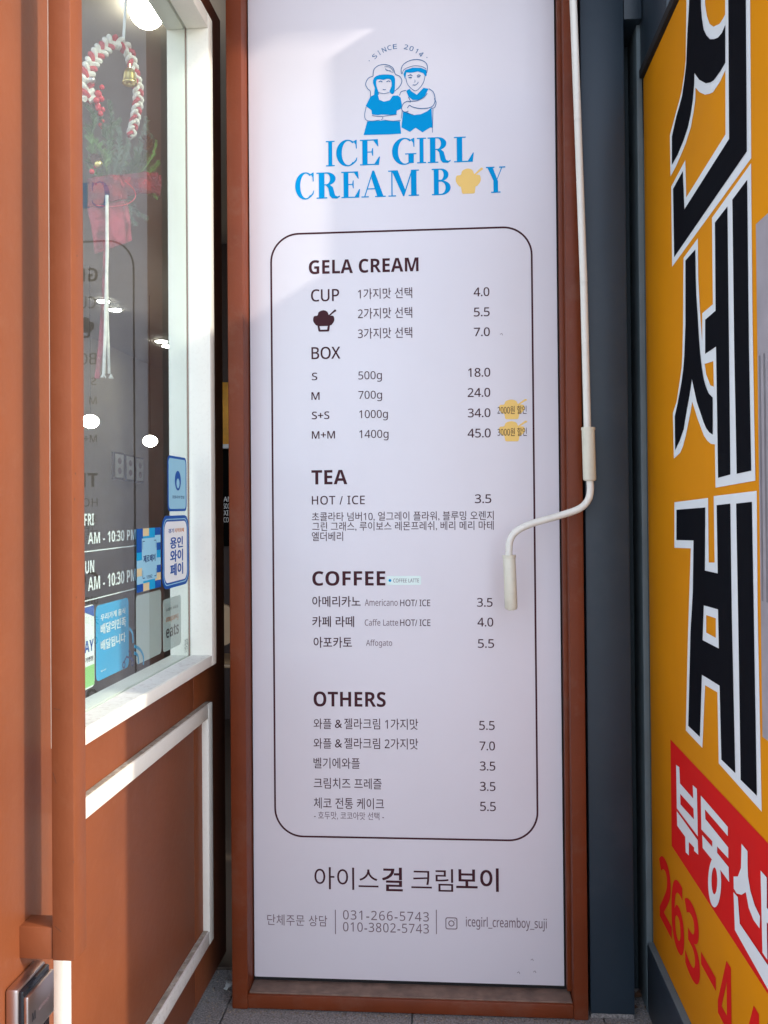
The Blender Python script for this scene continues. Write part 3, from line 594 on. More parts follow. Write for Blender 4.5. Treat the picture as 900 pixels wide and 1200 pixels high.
def trimset(name, y0, y1, z0, z1, xin, xout, wd, m, mb=None, wn=None, wb=None):
    mb = mb or m; wn = wn or wd; wb = wb or wd                                           # y0..y1, z0..z1 are the inside edges
    box(name, m, door, xin, xout, y1, y1 + wd, z0 - wb, z1 + wd, .0018)
    box(name, m, door, xin, xout, y0 - wn, y0, z0 - wb, z1 + wd, .0018)
    box(name, m, door, xin, xout - .0006, y0 + .0003, y1 - .0003, z1, z1 + wd, .0018)
    box(name, mb, door, xin, xout - .0006, y0 + .0003, y1 - .0003, z0 - wb, z0, .0018)
trimset('window_trim', wy0, wy1, wz0, wz1, XG - .003, XT, tw, M['white'], None, .014, wz0 - (PX(102, 872, XT).z + ZY(247, 781, wy1)) / 2)
trimset('inner_window_trim', wy0, wy1, wz0, wz1, XB - .012, GX0 - .002, tw, M['white'])
lz1, lz0 = None, None
XL = XF + .017
ly1 = PX(247.5, 960, XL).y; lz1 = PX(248, 823, XL).z; lz0 = PX(247, 1106, XL).z
ly0 = PX(84, 1150, XL).y
lw2 = .034
trimset('panel_moulding', ly0, ly1 - lw2 * .5, lz0 + lw2, lz1 - lw2, XF - .001, XL, lw2, M['white'], M['whitedirty'], .028)
# worn dust on the top of the two ledges
box('ledge_dust', M['whitedirty'], door, XG + .003, XT - .006, wy0 + .01, wy1 - .002, wz0 - .001, wz0 + .0006, 0)
M['grime'] = mat('grimy_ledge_dust', (.36, .31, .24), .9, var=.3, scale=40, bump=.5, bscale=200, dirt=70, dirtamt=.7, dirtcol=(.72, .70, .64))
box('ledge_dust', M['grime'], door, XF + .001, XL - .0045, ly0 - .002, ly1 - lw2 * .5 - .001, lz0 + lw2 - .0005, lz0 + lw2 + .0008, 0)
box('ledge_dust', M['grime'], door, XF + .001, XL - .0045, ly0 - .02, ly1 + lw2 * .4, lz1 - .0002, lz1 + .0008, 0)
# handle: square bar on two blocks
hy0 = PX(20, 600, XF).y; hb = X(85, 600, hy0); hy1 = PX(99.5, 600, hb).y
hzb = ZY(83, 1127, hy0)
hdl = box('handle_bar', bwn, door, X(58.5, 600, hy0), hb, hy0, hy1, hzb, 2.75, .0022)
hbz = ZY(40, 1086, hy0 + .002)
o = box('handle_block', bwn, hdl, XF - .001, X(58.5, 600, hy0) - .0003, hy0 + .0015, hy1 - .002, hzb + .0006, hbz, .0018)
box('handle_block', bwn, hdl, XF - .001, X(58.5, 600, hy0) - .0003, hy0 + .0015, hy1 - .002, 2.70, 2.748, .0018)
TF = Plane((0, ly1, 0), (1, 0, 0), (0, -1, 0))
for x, y, hh in ((239.5, 862, 5), (239.3, 905, 9), (239.6, 1020, 12), (240, 1046, 6), (243, 916, 2), (245, 960, 1.5)):
    a, b = TF.uv(x, y); decal('paint_chip', M['darkbrown'], door, TF, [fill2d([[(a - .0012, b), (a + .0008, b + .0015 * hh * .5), (a + .0014, b + .002 * hh * .1), (a + .0006, b - .0016 * hh), (a - .0010, b - .0012 * hh)]])], .0005)
HP = Plane((hb, 0, 0), (0, 1, 0), (1, 0, 0)); HF = Plane((0, hy0, 0), (1, 0, 0), (0, -1, 0))
for k, (x, y) in enumerate(((88, 555), (87, 585), (86, 1010), (90, 300), (89, 700))):
    a, b = HP.uv(x, y); pc_ = [(a + random.uniform(.5, 1) * .0016 * math.cos(t), b + random.uniform(.5, 1) * .0022 * math.sin(t)) for t in (0, 1, 2, 3, 4, 5)]
    decal('paint_chip', M['darkbrown'], hdl, HP, [fill2d([pc_])], .0005)
for x0_, y0_, x1_, y1_ in ((63, 830, 71, 832), (64, 1085, 72, 1092), (62, 905, 66, 918)):
    decal('paint_scratch', M['darkbrown'], hdl, HF, [ribbon2d([HF.uv(x0_, y0_), HF.uv(x1_, y1_)], .0005)], .0004)
# digital lock
lk0 = PX(5, 1150, XF).y; lk1 = lk0 + .085; ltop = ZY(14, 1160, lk0); lbot = ltop - .26
lk = box('door_lock', M['silver'], door, XF + .0005, XF + .020, lk0, lk1, lbot, ltop, .005)
box('lock_window', M['blackgloss'], lk, XF + .012, XF + .0265, lk0 + .003, lk1 - .002, lbot + .004, ltop - .004, .003)
box('lock_plate', M['silver'], lk, XF + .0255, XF + .033, lk0 + .004, lk1 - .001, ltop - .075, ltop - .012, .0025)
LP = Plane((XF + .033, 0, 0), (0, 1, 0), (1, 0, 0))
textrect('lock_lettering', 'M', M['stdark'], lk, LP, lk0 + .014, lk0 + .024, ltop - .052, ltop - .040, .03)
textrect('lock_lettering', 'MTRDO', M['inkgrey'], lk, LP, lk0 + .034, lk0 + .066, ltop - .047, ltop - .042, .0)
# stickers and lettering: on the inner face of the glass, read from the street
GP = Plane((GX0 - .0015, 0, 0), (0, 1, 0), (1, 0, 0))
def G7(x, y): return GP.uv(80 + x / 3.426, 520 + y / 3.426)
def srect(x0, x1, yt0, yb0): # z7 pixels: left/right x, top/bottom y at the LEFT edge
    a = G7(x0, yt0); b = G7(x0, yb0); return a[0], G7(x1, yt0)[0], b[1], a[1]
def sticker(m, rect, r=.008, border=None, bw=.006, sides=8):
    u0, u1, v0, v1 = rect
    s = decal('sticker', m if not border else border, door, GP, [fill2d([rrect(u0, u1, v0, v1, r, sides)])], .0)
    if border: decal('sticker_face', m, s, GP, [fill2d([rrect(u0 + bw, u1 - bw, v0 + bw * .8, v1 - bw * .8, max(.002, r - bw * .6), sides)])], .0002)
    return s
def inr(rect, a, b, c, d): u0, u1, v0, v1 = rect; return u0 + a * (u1 - u0), u0 + b * (u1 - u0), v0 + c * (v1 - v0), v0 + d * (v1 - v0)
def stext(s, t, m, rect, a, b, c, d, bold=.02): u0, u1, v0, v1 = inr(rect, a, b, c, d); return textrect('sticker_lettering', t, m, s, GP, u0, u1, v0, v1, bold, .0005)
GP_IN = GP; GP = Plane((XG + .0006, 0, 0), (0, 1, 0), (1, 0, 0))       # the first three are stuck on the street side
rA = srect(398, 474, 45, 272); s = sticker(M['stpale'], rA, .014, M['stblue'], .007)
u0, u1, v0, v1 = inr(rA, .36, .68, .38, .74); decal('round_emblem', M['stblue'], s, GP, [fill2d([circ((u0 + u1) / 2, (v0 + v1) / 2, (u1 - u0) / 2, 24, (v1 - v0) / 2)])], .0005)
u0, u1, v0, v1 = inr(rA, .44, .60, .42, .60); decal('round_emblem', M['stpale'], s, GP, [fill2d([circ((u0 + u1) / 2, (v0 + v1) / 2, (u1 - u0) / 2, 16, (v1 - v0) / 2)])], .0007)
stext(s, '코로나19 안심', M['stnavy'], rA, .22, .85, .23, .29, .01)
rB = srect(375, 483, 290, 590); s = sticker(M['stblue'], rB, .030, M['stblue'], .005)
u0, u1, v0, v1 = rB; decal('sticker_face', M['stpale'], s, GP, [fill2d([rrect(u0 + .009, u1 - .009, v0 + .007, v1 - .007, .024), rrect(u0 + .012, u1 - .011, v0 + .009, v1 - .009, .023)])], .0003)
decal('sticker_face', M['stwhite'], s, GP, [fill2d([rrect(u0 + .016, u1 - .016, v0 + .013, v1 - .013, .020)])], .0003)
stext(s, '경기', M['stblue'], rB, .22, .42, .76, .82); stext(s, '지역화폐', M['storange'], rB, .45, .80, .76, .82)
stext(s, '용인', M['stblue'], rB, .28, .76, .54, .70, .03); stext(s, '와이', M['stblue'], rB, .28, .76, .35, .52, .03); stext(s, '페이', M['stblue'], rB, .28, .76, .16, .33, .03)
rC = srect(274, 370, 342, 600); u0, u1, v0, v1 = rC; s = decal('sticker', M['stsky'], door, GP, [fill2d([rrect(u0, u1, v0, v1, .006)])], 0)
cols = [M['stblue'], M['stgold'], M['stsky'], M['stpale']]
nx, nz = 4, 8
for mi, mname in enumerate(('stblue', 'stgold', 'stpale')):
    gsq = []
    for i in range(nx):
        for j in range(nz):
            if 0 < i < nx - 1 and 0 < j < nz - 1: continue
            if (0, 2, 0, 1, 0, 2, 3)[(i * 3 + j * 5 + i * j) % 7] == mi:
                a, b = u0 + (u1 - u0) * i / nx, u0 + (u1 - u0) * (i + 1) / nx; c, d = v0 + (v1 - v0) * j / nz, v0 + (v1 - v0) * (j + 1) / nz
                gsq.append(([(a, c), (b, c), (b, d), (a, d)], [(0, 1, 2, 3)]))
    decal('checker_squares', M[mname], s, GP, gsq, .0002, 0)
a, b, c, d = inr(rC, .20, .82, .16, .84); decal('sticker_face', M['stpale'], s, GP, [([(a, c), (b, c), (b, d), (a, d)], [(0, 1, 2, 3)])], .0004)
stext(s, '제로페이', M['stnavy'], rC, .26, .76, .45, .57, .03); stext(s, '1392', M['stnavy'], rC, .38, .62, .19, .24, .01)
for (p, q, sx, sz) in ((a, d, 1, -1), (b, d, -1, -1), (a, c, 1, 1), (b, c, -1, 1)):
    p += .004 * sx; q += .006 * sz; decal('bracket_corner', M['stnavy'], s, GP, [ribbon2d([(p + .012 * sx, q), (p, q)], .0015), ribbon2d([(p, q), (p, q + .016 * sz)], .0015)], .0006)
GP = GP_IN
rD = srect(271, 373, 612, 890); sticker(M['stcream'], rD, .012)
rE = srect(379, 452, 628, 840); s = sticker(M['stcream'], rE, .010)
stext(s, '쇼핑의 새로움', M['stdark'], rE, .16, .84, .76, .82, .01); stext(s, 'coupang', M['storange'], rE, .16, .84, .52, .64, .01); stext(s, 'eats', M['stdark'], rE, .16, .86, .24, .46, .02)
rF = srect(110, 242, 652, 958); s = sticker(M['stsky'], rF, .012)
stext(s, '우리가게 음식', M['stwhite'], rF, .13, .88, .78, .87, .02); stext(s, '배달의민족', M['stwhite'], rF, .13, .90, .60, .74, .02); stext(s, '배달됩니다', M['stwhite'], rF, .13, .88, .38, .52, .02); stext(s, '배달의민족', M['stwhite'], rF, .13, .28, .10, .125, .01)
# plain scooter drawing in the corner of the blue sticker
sc = [fill2d([circ(*G7(222, 888), .0075, 16), circ(*G7(222, 888), .0045, 16)]), fill2d([circ(*G7(257, 878), .0075, 16), circ(*G7(257, 878), .0045, 16)]),
      ribbon2d([G7(222, 880), G7(232, 855), G7(252, 862), G7(258, 872)], .004), ribbon2d([G7(256, 868), G7(248, 835), G7(240, 832)], .003)]
decal('scooter_drawing', M['stnavy'], s, GP, sc, .0006)
decal('stripe_drawing', M['stsky'], s, GP, [ribbon2d([G7(*p) for p in spline(q_, 4)], .0065) for q_ in ([(243, 740), (256, 762), (258, 800)], [(262, 812), (286, 826), (300, 855), (299, 888)], [(262, 840), (277, 850), (281, 884)])], .0009)
rG = srect(40, 104, 660, 1003); s = sticker(M['stwhite'], rG, .010)
u0, u1, v0, v1 = rG; a, b, c, d = inr(rG, 0, .98, .02, .27); decal('green_field', M['stgreen'], s, GP, [([(a, c), (b, c), (b, d), (a, d)], [(0, 1, 2, 3)])], .0003)
a, b, c, d = inr(rG, .0, .98, .84, .985); decal('blue_field', M['stblue'], s, GP, [([(a, c + .02), (b, d - .02), (b, d), (a, d)], [(0, 1, 2, 3)])], .0003)
stext(s, 'PAY', M['stblue'], rG, .12, .94, .44, .58, .04); stext(s, '가맹점', M['stdark'], rG, .4, .9, .32, .38, .02)
# white opening hours
def wt(t, x0, x1, yt_l, yb_l, bold=.02):
    a = G7(x0, yt_l); b = G7(x0, yb_l); u1 = G7(x1, yt_l)[0]; return textrect('glass_lettering', t, M['stwhite'], door, GP, a[0], u1, b[1], a[1], bold, 0)
wt('FRI', 64, 103, 281, 329); wt('AM - 10:30 PM', 79, 271, 357, 404); wt('UN', 68, 104, 472, 523); wt('AM - 10:30 PM', 79, 271, 537, 593)
for (xa, ya, xb, yb_) in ((40, 424, 271, 409), (40, 634, 271, 581)):
    p, q = G7(xa, ya), G7(271, yb_); decal('glass_line', M['stwhite'], door, GP, [([(p[0], q[1] - .001), (q[0], q[1] - .001), (q[0], q[1] + .001), (p[0], q[1] + .001)], [(0, 1, 2, 3)])], 0)
textrect('glass_lettering', '유리문 주의', M['stdark'], door, GP, PX(217, 755, GX0).y, PX(221, 755, GX0).y, PX(219, 765, GX0).z, PX(219, 748, GX0).z, .01, 0)

door.matrix_world = DROT @ door.matrix_world
VIEW[0] = CAMLOC.copy(); VIEW[1] = CAMROT.copy()

# ================================================================== CHRISTMAS BASKET behind the glass
d98, d185 = ray(98, 200), ray(185, 200)
fw = Vector((0, 1, 0))
pa = CAMLOC + d98 * (1.84 / d98.y); pb = CAMLOC + d185 * (2.0 / d185.y)
uu = (pb - pa); uu.z = 0; uu.normalize(); OP = Plane(pa, uu, Vector((uu.y, -uu.x, 0)))
if OP.n.y > 0: OP.n = -OP.n; OP.v = OP.n.cross(OP.u)
mpx = 1.92 / F                                          # metres per pixel at the basket
def O(x, y, off=0): return OP.pt(x, y) + OP.n * off
bsk = thing('christmas_basket', 'hanging christmas basket with red and white braided handle, fir sprays and gold bell', 'decoration', O(140, 210))
arch = [(104, 118), (101, 96), (106, 76), (118, 60), (132, 49), (143, 52), (152, 64), (157, 84), (162, 105), (161, 125), (157, 145), (153, 160)]
pts = [Vector(p) for p in spline([tuple(O(x, y)) for x, y in arch], 14)]
frs = frames(pts); L = [0]
for a, b in zip(pts, pts[1:]): L.append(L[-1] + (b - a).length)
for sI in range(3):
    q = []
    for i, p in enumerate(pts):
        t, n1, n2 = frs[i]; lat = t.cross(OP.n).normalized(); ph = L[i] / .026 * 2 * math.pi / 1.6 + sI * 2 * math.pi / 3
        wdn = 1.25 - .55 * (i / len(pts))
        q.append(p + lat * math.sin(ph) * .0100 * wdn * (1 + .12 * math.sin(i * .9 + sI)) + OP.n * math.sin(2 * ph) * .0055)
    rr = [.0052 * (1.25 - .55 * i / len(pts)) for i in range(len(pts))]
    tube('rope_strand', M['ropered'] if sI == 1 else M['ropewhite'], bsk, q, rr, 8)
# pink-red second twist to thicken the rope
q = [p + OP.n * -.004 for p in pts]; tube('rope_core', M['ropered'], bsk, q, [.0065 * (1.2 - .5 * i / len(pts)) for i in range(len(pts))], 8)
tube('hanging_ribbon', M['ribbon'], bsk, [O(149, -60), O(147.5, 0), O(144.5, 50)], .0032, 8)
def sphere(name, m, parent, c, r, sz=1, seg=12):
    bm = bmesh.new(); bmesh.ops.create_uvsphere(bm, u_segments=seg, v_segments=max(6, seg * 2 // 3), radius=r, matrix=Matrix.Translation(c) @ Matrix.Diagonal((1, 1, sz, 1))); return fin(name, bm, m, parent, smooth=True)
# bell
bc = O(145.5, 94, .02); bm = bmesh.new(); prof = [(0, .020), (.006, .0195), (.011, .015), (.0135, .006), (.0145, -.004), (.0165, -.011), (.0175, -.0135), (.0165, -.0145), (.013, -.010), (0, .010)]
rings = []
for r_, z_ in prof: rings.append([bm.verts.new(bc + Vector((max(r_, .0003) * math.cos(2 * math.pi * k / 20), max(r_, .0003) * math.sin(2 * math.pi * k / 20), z_))) for k in range(20)])
for a, b in zip(rings, rings[1:]):
    for k in range(20): bm.faces.new((a[k], a[(k + 1) % 20], b[(k + 1) % 20], b[k]))
bell = fin('bell', bm, M['gold'], bsk, smooth=True); tube('bell_loop', M['gold'], bell, [bc + Vector((0, 0, .018)), bc + Vector((0, 0, .03))], .0018, 6); sphere('bell_clapper', M['gold'], bell, bc + Vector((0, 0, -.014)), .0045)
for x, y, r in ((111, 112, 7), (114, 118, 6), (108, 120, 6), (113, 125, 6), (109, 130, 5), (115, 131, 5), (112, 136, 5), (114, 105, 5), (117, 144, 4), (114, 148, 4), (118, 150, 4), (103, 203, 5), (110, 196, 4), (171, 206, 4), (178, 208, 5), (184, 218, 5)):
    sphere('red_berry', M['berry'], bsk, O(x, y, random.uniform(.005, .02)), r * mpx * .62, 1, 10)
sphere('jingle_bell', M['silver'], bsk, O(101.5, 97, .02), 4 * mpx, 1, 12); sphere('gold_bauble', M['gold'], bsk, O(109, 195, .02), 5 * mpx, 1, 12)
# sprays: curved twig with real needles in three lengths
def spray(p0, p1, nl, mname, n=60, bend=.01, flat=.6, nw=.0010):
    n = int(n * 2.2); nl *= 1.15
    bm = bmesh.new(); a, b = O(*p0), O(*p1); mid = (a + b) / 2 + OP.n * bend; tw_ = spline([tuple(a), tuple(mid), tuple(b)], 8); tubebm(bm, tw_, [.0016 - .0012 * i / len(tw_) for i in range(len(tw_))], 5)
    ax = (b - a).normalized(); sd = ax.cross(OP.n).normalized()
    for k in range(n):
        t = (k + random.random()) / n; i = min(int(t * (len(tw_) - 1)), len(tw_) - 2); p = Vector(tw_[i]).lerp(Vector(tw_[i + 1]), t * (len(tw_) - 1) - i)
        ang = random.uniform(0, 2 * math.pi); dr = (sd * math.cos(ang) + OP.n * math.sin(ang) * flat + ax * random.uniform(.5, 1.0)).normalized(); l = nl * random.uniform(.6, 1.1) * (1.1 - .6 * t)
        s_ = dr.orthogonal().normalized() * nw; q_ = p + dr * l
        v = [bm.verts.new(c) for c in (p + s_, p - s_, q_ - s_ * .3, q_ + s_ * .3)]; bm.faces.new(v)
        s2 = dr.cross(s_).normalized() * nw; v = [bm.verts.new(c) for c in (p + s2, p - s2, q_)]; bm.faces.new(v)
    me = bpy.data.meshes.new('fir_spray'); bm.to_mesh(me); bm.free(); return link('fir_spray', me, M[mname], bsk)
for p0, p1, nl, mn, n in (((112, 205), (103, 150), .022, 'fir3', 90), ((118, 210), (111, 165), .022, 'fir3', 80), ((122, 205), (128, 120), .018, 'fir1', 110), ((126, 205), (112, 125), .018, 'fir1', 100), ((130, 208), (138, 150), .017, 'fir2', 100), ((135, 210), (150, 165), .016, 'fir2', 110), ((150, 205), (172, 140), .018, 'fir2', 130),
                          ((155, 208), (178, 160), .015, 'fir2', 100), ((160, 208), (183, 165), .010, 'fir3', 60), ((170, 208), (186, 190), .011, 'fir3', 60), ((140, 205), (108, 178), .016, 'fir1', 90), ((145, 210), (158, 178), .016, 'fir1', 100), ((125, 210), (102, 190), .014, 'fir1', 70), ((165, 208), (170, 170), .016, 'fir1', 90),
                          ((143, 195), (162, 194), .012, 'fir3', 40), ((146, 238), (160, 262), .015, 'fir2', 60), ((150, 235), (172, 255), .016, 'fir2', 60), ((144, 232), (150, 258), .012, 'fir2', 40), ((170, 222), (184, 232), .010, 'fir3', 30), ((115, 205), (135, 200), .010, 'fir3', 50), ((105, 160), (101, 125), .014, 'fir1', 60), ((120, 160), (140, 140), .014, 'fir1', 50)):
    spray(p0, p1, nl, mn, n, random.uniform(-.01, .03))
# cones
for (x, y, r) in ((166, 170, 8), (107, 190, 6)):
    bm = bmesh.new(); c = O(x, y, .015)
    for j in range(7):
        for k in range(8):
            a = 2 * math.pi * (k + .5 * (j % 2)) / 8; rr = r * mpx * math.sin(math.pi * (j + 1) / 8.5); zz = (j - 3) * r * mpx * .3
            p = c + Vector((rr * math.cos(a), rr * math.sin(a), zz)); e = Vector((math.cos(a), math.sin(a), .3)); s_ = Vector((-math.sin(a), math.cos(a), 0)) * .0035
            v = [bm.verts.new(w_) for w_ in (c + Vector((0, 0, zz)) + s_ * .3, p + s_, p + e * .003 + Vector((0, 0, .002)), p - s_, c + Vector((0, 0, zz - .002)))]; bm.faces.new(v)
    fin('pine_cone', bm, M['cone'], bsk)
# plaid cloth bow: upper band and the big loop below it
def sheet(name, m, top, bot, n=16, amp=.004, th=.0012):
    bm = bmesh.new(); rows = []
    for j in range(n + 1):
        t = j / n; row = []
        for i in range(n + 1):
            s_ = i / n; a = Vector(O(*[top[0][q] * (1 - s_) + top[1][q] * s_ for q in (0, 1)])); b = Vector(O(*[bot[0][q] * (1 - s_) + bot[1][q] * s_ for q in (0, 1)]))
            row.append(bm.verts.new(a.lerp(b, t) + OP.n * (.02 + .03 * math.sin(math.pi * s_) + amp * math.sin(s_ * 19 + t * 3))))
        rows.append(row)
    for r0, r1 in zip(rows, rows[1:]):
        for i in range(n): bm.faces.new((r0[i], r0[i + 1], r1[i + 1], r1[i]))
    o = fin(name, bm, m, bsk, smooth=True); md = o.modifiers.new('thickness', 'SOLIDIFY'); md.thickness = th; return o
sheet('plaid_pot_band', M['plaid'], ((133, 208), (182, 208)), ((143, 232), (180, 233)))
sheet('plaid_ribbon', M['plaid'], ((96, 212), (136, 210)), ((96, 246), (143, 236)))
sheet('ribbon_tail', M['sheer'], ((96, 247), (142, 238)), ((104, 300), (147, 284)))
tube('wire_edge', M['berry'], bsk, spline([tuple(O(x, y, .045)) for x, y in ((98, 246), (118, 247), (135, 244), (144, 236), (141, 226), (131, 217))], 6), .0009, 6)
# white cord with two tassels, sheer pink ribbon beside it
tube('white_cord', M['ropewhite'], bsk, [O(109, 235, .05), O(109.3, 300, .05), O(108.5, 400, .045), O(107, 441, .045)], .0036, 8)
tube('white_cord', M['ropewhite'], bsk, [O(110.5, 300, .044), O(113, 380, .04), O(115, 440, .04)], .0030, 8)
for x, y in ((106.5, 440), (115.5, 441)):
    bm = bmesh.new()
    for k in range(14):
        a = random.uniform(0, 6.28); r_ = random.uniform(.2, 1) * .006; p = O(x, y, .045); tubebm(bm, [p, p + Vector((r_ * math.cos(a), r_ * math.sin(a), -.009))], .0012, 5)
    fin('cord_tassel', bm, M['ropewhite'], bsk)
o = tube('pink_ribbon_tail', M['sheer'], bsk, [O(114.5, 285, .03), O(112.5, 350, .03), O(109, 400, .03), O(104, 445, .03)], .0055, 6)

# ================================================================== INTERIOR
room = thing('shop_interior', 'dim shop interior with warm lamps seen through the door glass', 'room', (-1.5, 4, 0))
RX0, RX1, RY0, RY1, RZ = -3.15, .9, .30, 9.2, 2.72
box('room_floor', M['infloor'], room, RX0 - .1, RX1, .125, RY1, -.02, .004, 0)
box('room_ceiling', M['inceil'], room, RX0 - .1, RX1, .16, RY1, RZ, RZ + .1, 0)
box('side_wall', M['inwall'], room, RX0 - .1, RX0, .3, RY1, 0, RZ, 0)
box('side_wall', M['inwall'], room, RX1, RX1 + .1, .27, RY1, 0, RZ, 0)
box('back_wall', M['inwall'], room, RX0, RX1, RY1, RY1 + .1, 0, RZ, 0)
fac = thing('facade_wall', 'brown shop front wall left of the open door', 'wall', (-2.4, .2, 0))
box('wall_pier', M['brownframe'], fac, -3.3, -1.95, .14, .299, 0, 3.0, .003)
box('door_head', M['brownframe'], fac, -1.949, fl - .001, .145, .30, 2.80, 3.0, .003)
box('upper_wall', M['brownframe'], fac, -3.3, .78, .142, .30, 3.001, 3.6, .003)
box('rear_of_sign_wall', M['darkbrown'], fac, fl + .003, .78, .165, .27, .004, 2.999, 0)
# lamps
def lampglobe(px, py, depth, r, label, dome=False):
    p = Plane((0, depth - D, 0), (1, 0, 0), (0, -1, 0)).pt(px, py)
    t = thing('pendant_lamp', label, 'lamp', p, 'lamps hanging in the shop')
    if dome:
        bm = bmesh.new(); prof = [(r, 0)] + [(r * math.cos(a), -r * .9 * math.sin(a)) for a in [math.pi / 2 * k / 8 for k in range(1, 9)]]
        rings = [[bm.verts.new(p + Vector((max(a, .0005) * math.cos(2 * math.pi * k / 24), max(a, .0005) * math.sin(2 * math.pi * k / 24), b))) for k in range(24)] for a, b in prof]
        for a, b in zip(rings, rings[1:]):
            for k in range(24): bm.faces.new((a[k], a[(k + 1) % 24], b[(k + 1) % 24], b[k]))
        bm.faces.new(rings[0]); fin('lamp_bowl', bm, M['bulb'], t, smooth=True)
        tube('lamp_stem', M['navy'], t, [p + Vector((-r * .45, 0, .001)), p + Vector((-r * .45, 0, RZ - p.z))], r * .45, 4)
    else:
        bm = bmesh.new(); bmesh.ops.create_uvsphere(bm, u_segments=20, v_segments=14, radius=r, matrix=Matrix.Translation(p) @ Matrix.Diagonal((1, 1, .82, 1))); fin('lamp_bowl', bm, M['bulb'], t, smooth=True)
        tube('lamp_cord', M['chalk'], t, [p + Vector((0, 0, r * .7)), p + Vector((0, 0, RZ - p.z))], .0016, 6)
lampglobe(106, 494, 5.4, .052, 'white globe lamp glowing low behind the glass, left beside the handle')
lampglobe(176, 517, 6.2, .050, 'white globe lamp glowing low behind the glass, right above the pictures')
lampglobe(172, 15, 2.62, .050, 'large white bowl lamp at the top beside the hanging ribbon', True)
for i, (px, py, lab) in enumerate(((121, 353.5, 'left downlight of the left pair in the ceiling'), (135, 363.5, 'right downlight of the left pair in the ceiling'), (189, 400.5, 'left downlight of the right pair in the ceiling'), (197, 406, 'right downlight of the right pair in the ceiling'))):
    pl_ = Plane((0, 0, RZ - .002), (1, 0, 0), (0, 0, -1)); d = ray(px, py); t_ = (RZ - .012 - CAMLOC.z) / d.z; p = CAMLOC + d * t_
    if t_ > 12: p = CAMLOC + d * 7
    t = thing('ceiling_downlight', lab, 'lamp', p, 'downlights in the shop ceiling')
    bm = bmesh.new(); rr = .0068 * p.y if False else .052 * (p.y + D) / 8
    bmesh.ops.create_cone(bm, cap_ends=True, segments=20, radius1=rr, radius2=rr, depth=.008, matrix=Matrix.Translation(p)); fin('light_disc', bm, M['downlight'], t)
    bm = bmesh.new(); bmesh.ops.create_cone(bm, cap_ends=True, segments=20, radius1=rr * 1.15, radius2=rr * 1.15, depth=.006, matrix=Matrix.Translation(p + Vector((0, 0, .006)))); fin('light_rim', bm, M['stwhite'], t)
# three pictures on the side wall
SW = Plane((RX0, 0, 0), (0, 1, 0), (1, 0, 0))
for k, (xa, xb, lab) in enumerate(((130.5, 142, 'framed print, nearest of three on the shop side wall'), (144, 154, 'framed print, middle one of three on the shop side wall'), (156, 165, 'framed print, farthest of three on the shop side wall'))):
    ya, yb_ = SW.uv(xa, 548)[0], SW.uv(xb, 548)[0]; z1, z0 = SW.uv((xa + xb) / 2, 530 + k * 3)[1], SW.uv((xa + xb) / 2, 562 + k * 2.0)[1]
    t = thing('wall_picture', lab, 'picture', (RX0, (ya + yb_) / 2, z0), 'three prints in a row on the side wall')
    box('picture_frame', M['chalk'], t, RX0 + .002, RX0 + .03, ya, yb_, z0, z1, .002)
    e = (yb_ - ya) * .08; box('picture_print', M['stwhite'], t, RX0 + .028, RX0 + .033, ya + e, yb_ - e, z0 + .02, z1 - .02, 0)
    c = circ((ya + yb_) / 2, z0 + (z1 - z0) * .68, (yb_ - ya) * .2, 14, (z1 - z0) * .12); c2 = circ((ya + yb_) / 2, z0 + (z1 - z0) * .32, (yb_ - ya) * .2, 14, (z1 - z0) * .12)
    decal('printed_shapes', M['inkgrey'], t, Plane((RX0 + .033, 0, 0), (0, 1, 0), (1, 0, 0)), [fill2d([c]), fill2d([c2])])
# counter furniture seen in the slit between door and frame
yb3 = 2.8
def XX(px, y): return X(px, 600, y)
shelf = thing('wooden_counter', 'orange wooden counter back seen in the gap beside the door', 'counter', (XX(262, yb3), yb3, 0))
xa, xb = -1.55, -.75
z_a, z_b, z_c = ZY(262, 448, yb3), ZY(262, 521, yb3), ZY(262, 526, yb3)
box('wood_back', M['wood'], shelf, xa, xb, yb3, yb3 + .03, z_b + .001, z_a, .002)
box('counter_top', M['stwhite'], shelf, xa, xb, yb3 - .04, yb3 + .06, z_c, z_b, .002)
z_d = ZY(262, 640, yb3)
cb = box('chalkboard', M['chalk'], shelf, xa, xb, yb3, yb3 + .03, z_d, z_c - .001, .002)
CP = Plane((0, yb3, 0), (1, 0, 0), (0, -1, 0))
for s_, y_ in (('AM', 585), ('SOON', 593), ('XIN', 601), ('COM', 609)): textpx(s_, 262, 272, y_ - 3, y_ + 3, M['stwhite'], cb, CP, .01, name='chalk_lettering')
box('counter_wall', M['darkbrown'], shelf, xa, xb, yb3 + .031, yb3 + .2, 0, z_a + .8, 0)
stl = thing('bar_stool', 'round pale wooden stool with thin black legs behind the door gap', 'stool', (XX(258, 1.9), 1.9, 0))
yst = 1.9; pc = Plane((0, yst, 0), (1, 0, 0), (0, -1, 0)).pt(256, 732)
bm = bmesh.new(); bmesh.ops.create_cone(bm, cap_ends=True, segments=28, radius1=.10, radius2=.10, depth=.02, matrix=Matrix.Translation(pc) @ Matrix.Rotation(math.pi / 2, 4, 'X')); fin('stool_back', bm, M['palewood'], stl)
zs = ZY(262, 778, yst); box('stool_seat', M['palewood'], stl, pc.x - .15, pc.x + .15, yst - .02, yst + .3, zs - .015, zs, .003)
for sx in (-1, 1):
    for sy in (0, .28): tube('leg', M['chalk'], stl, [(pc.x + sx * .12, yst + sy, zs - .015), (pc.x + sx * .17, yst + sy, .004)], .009, 8)
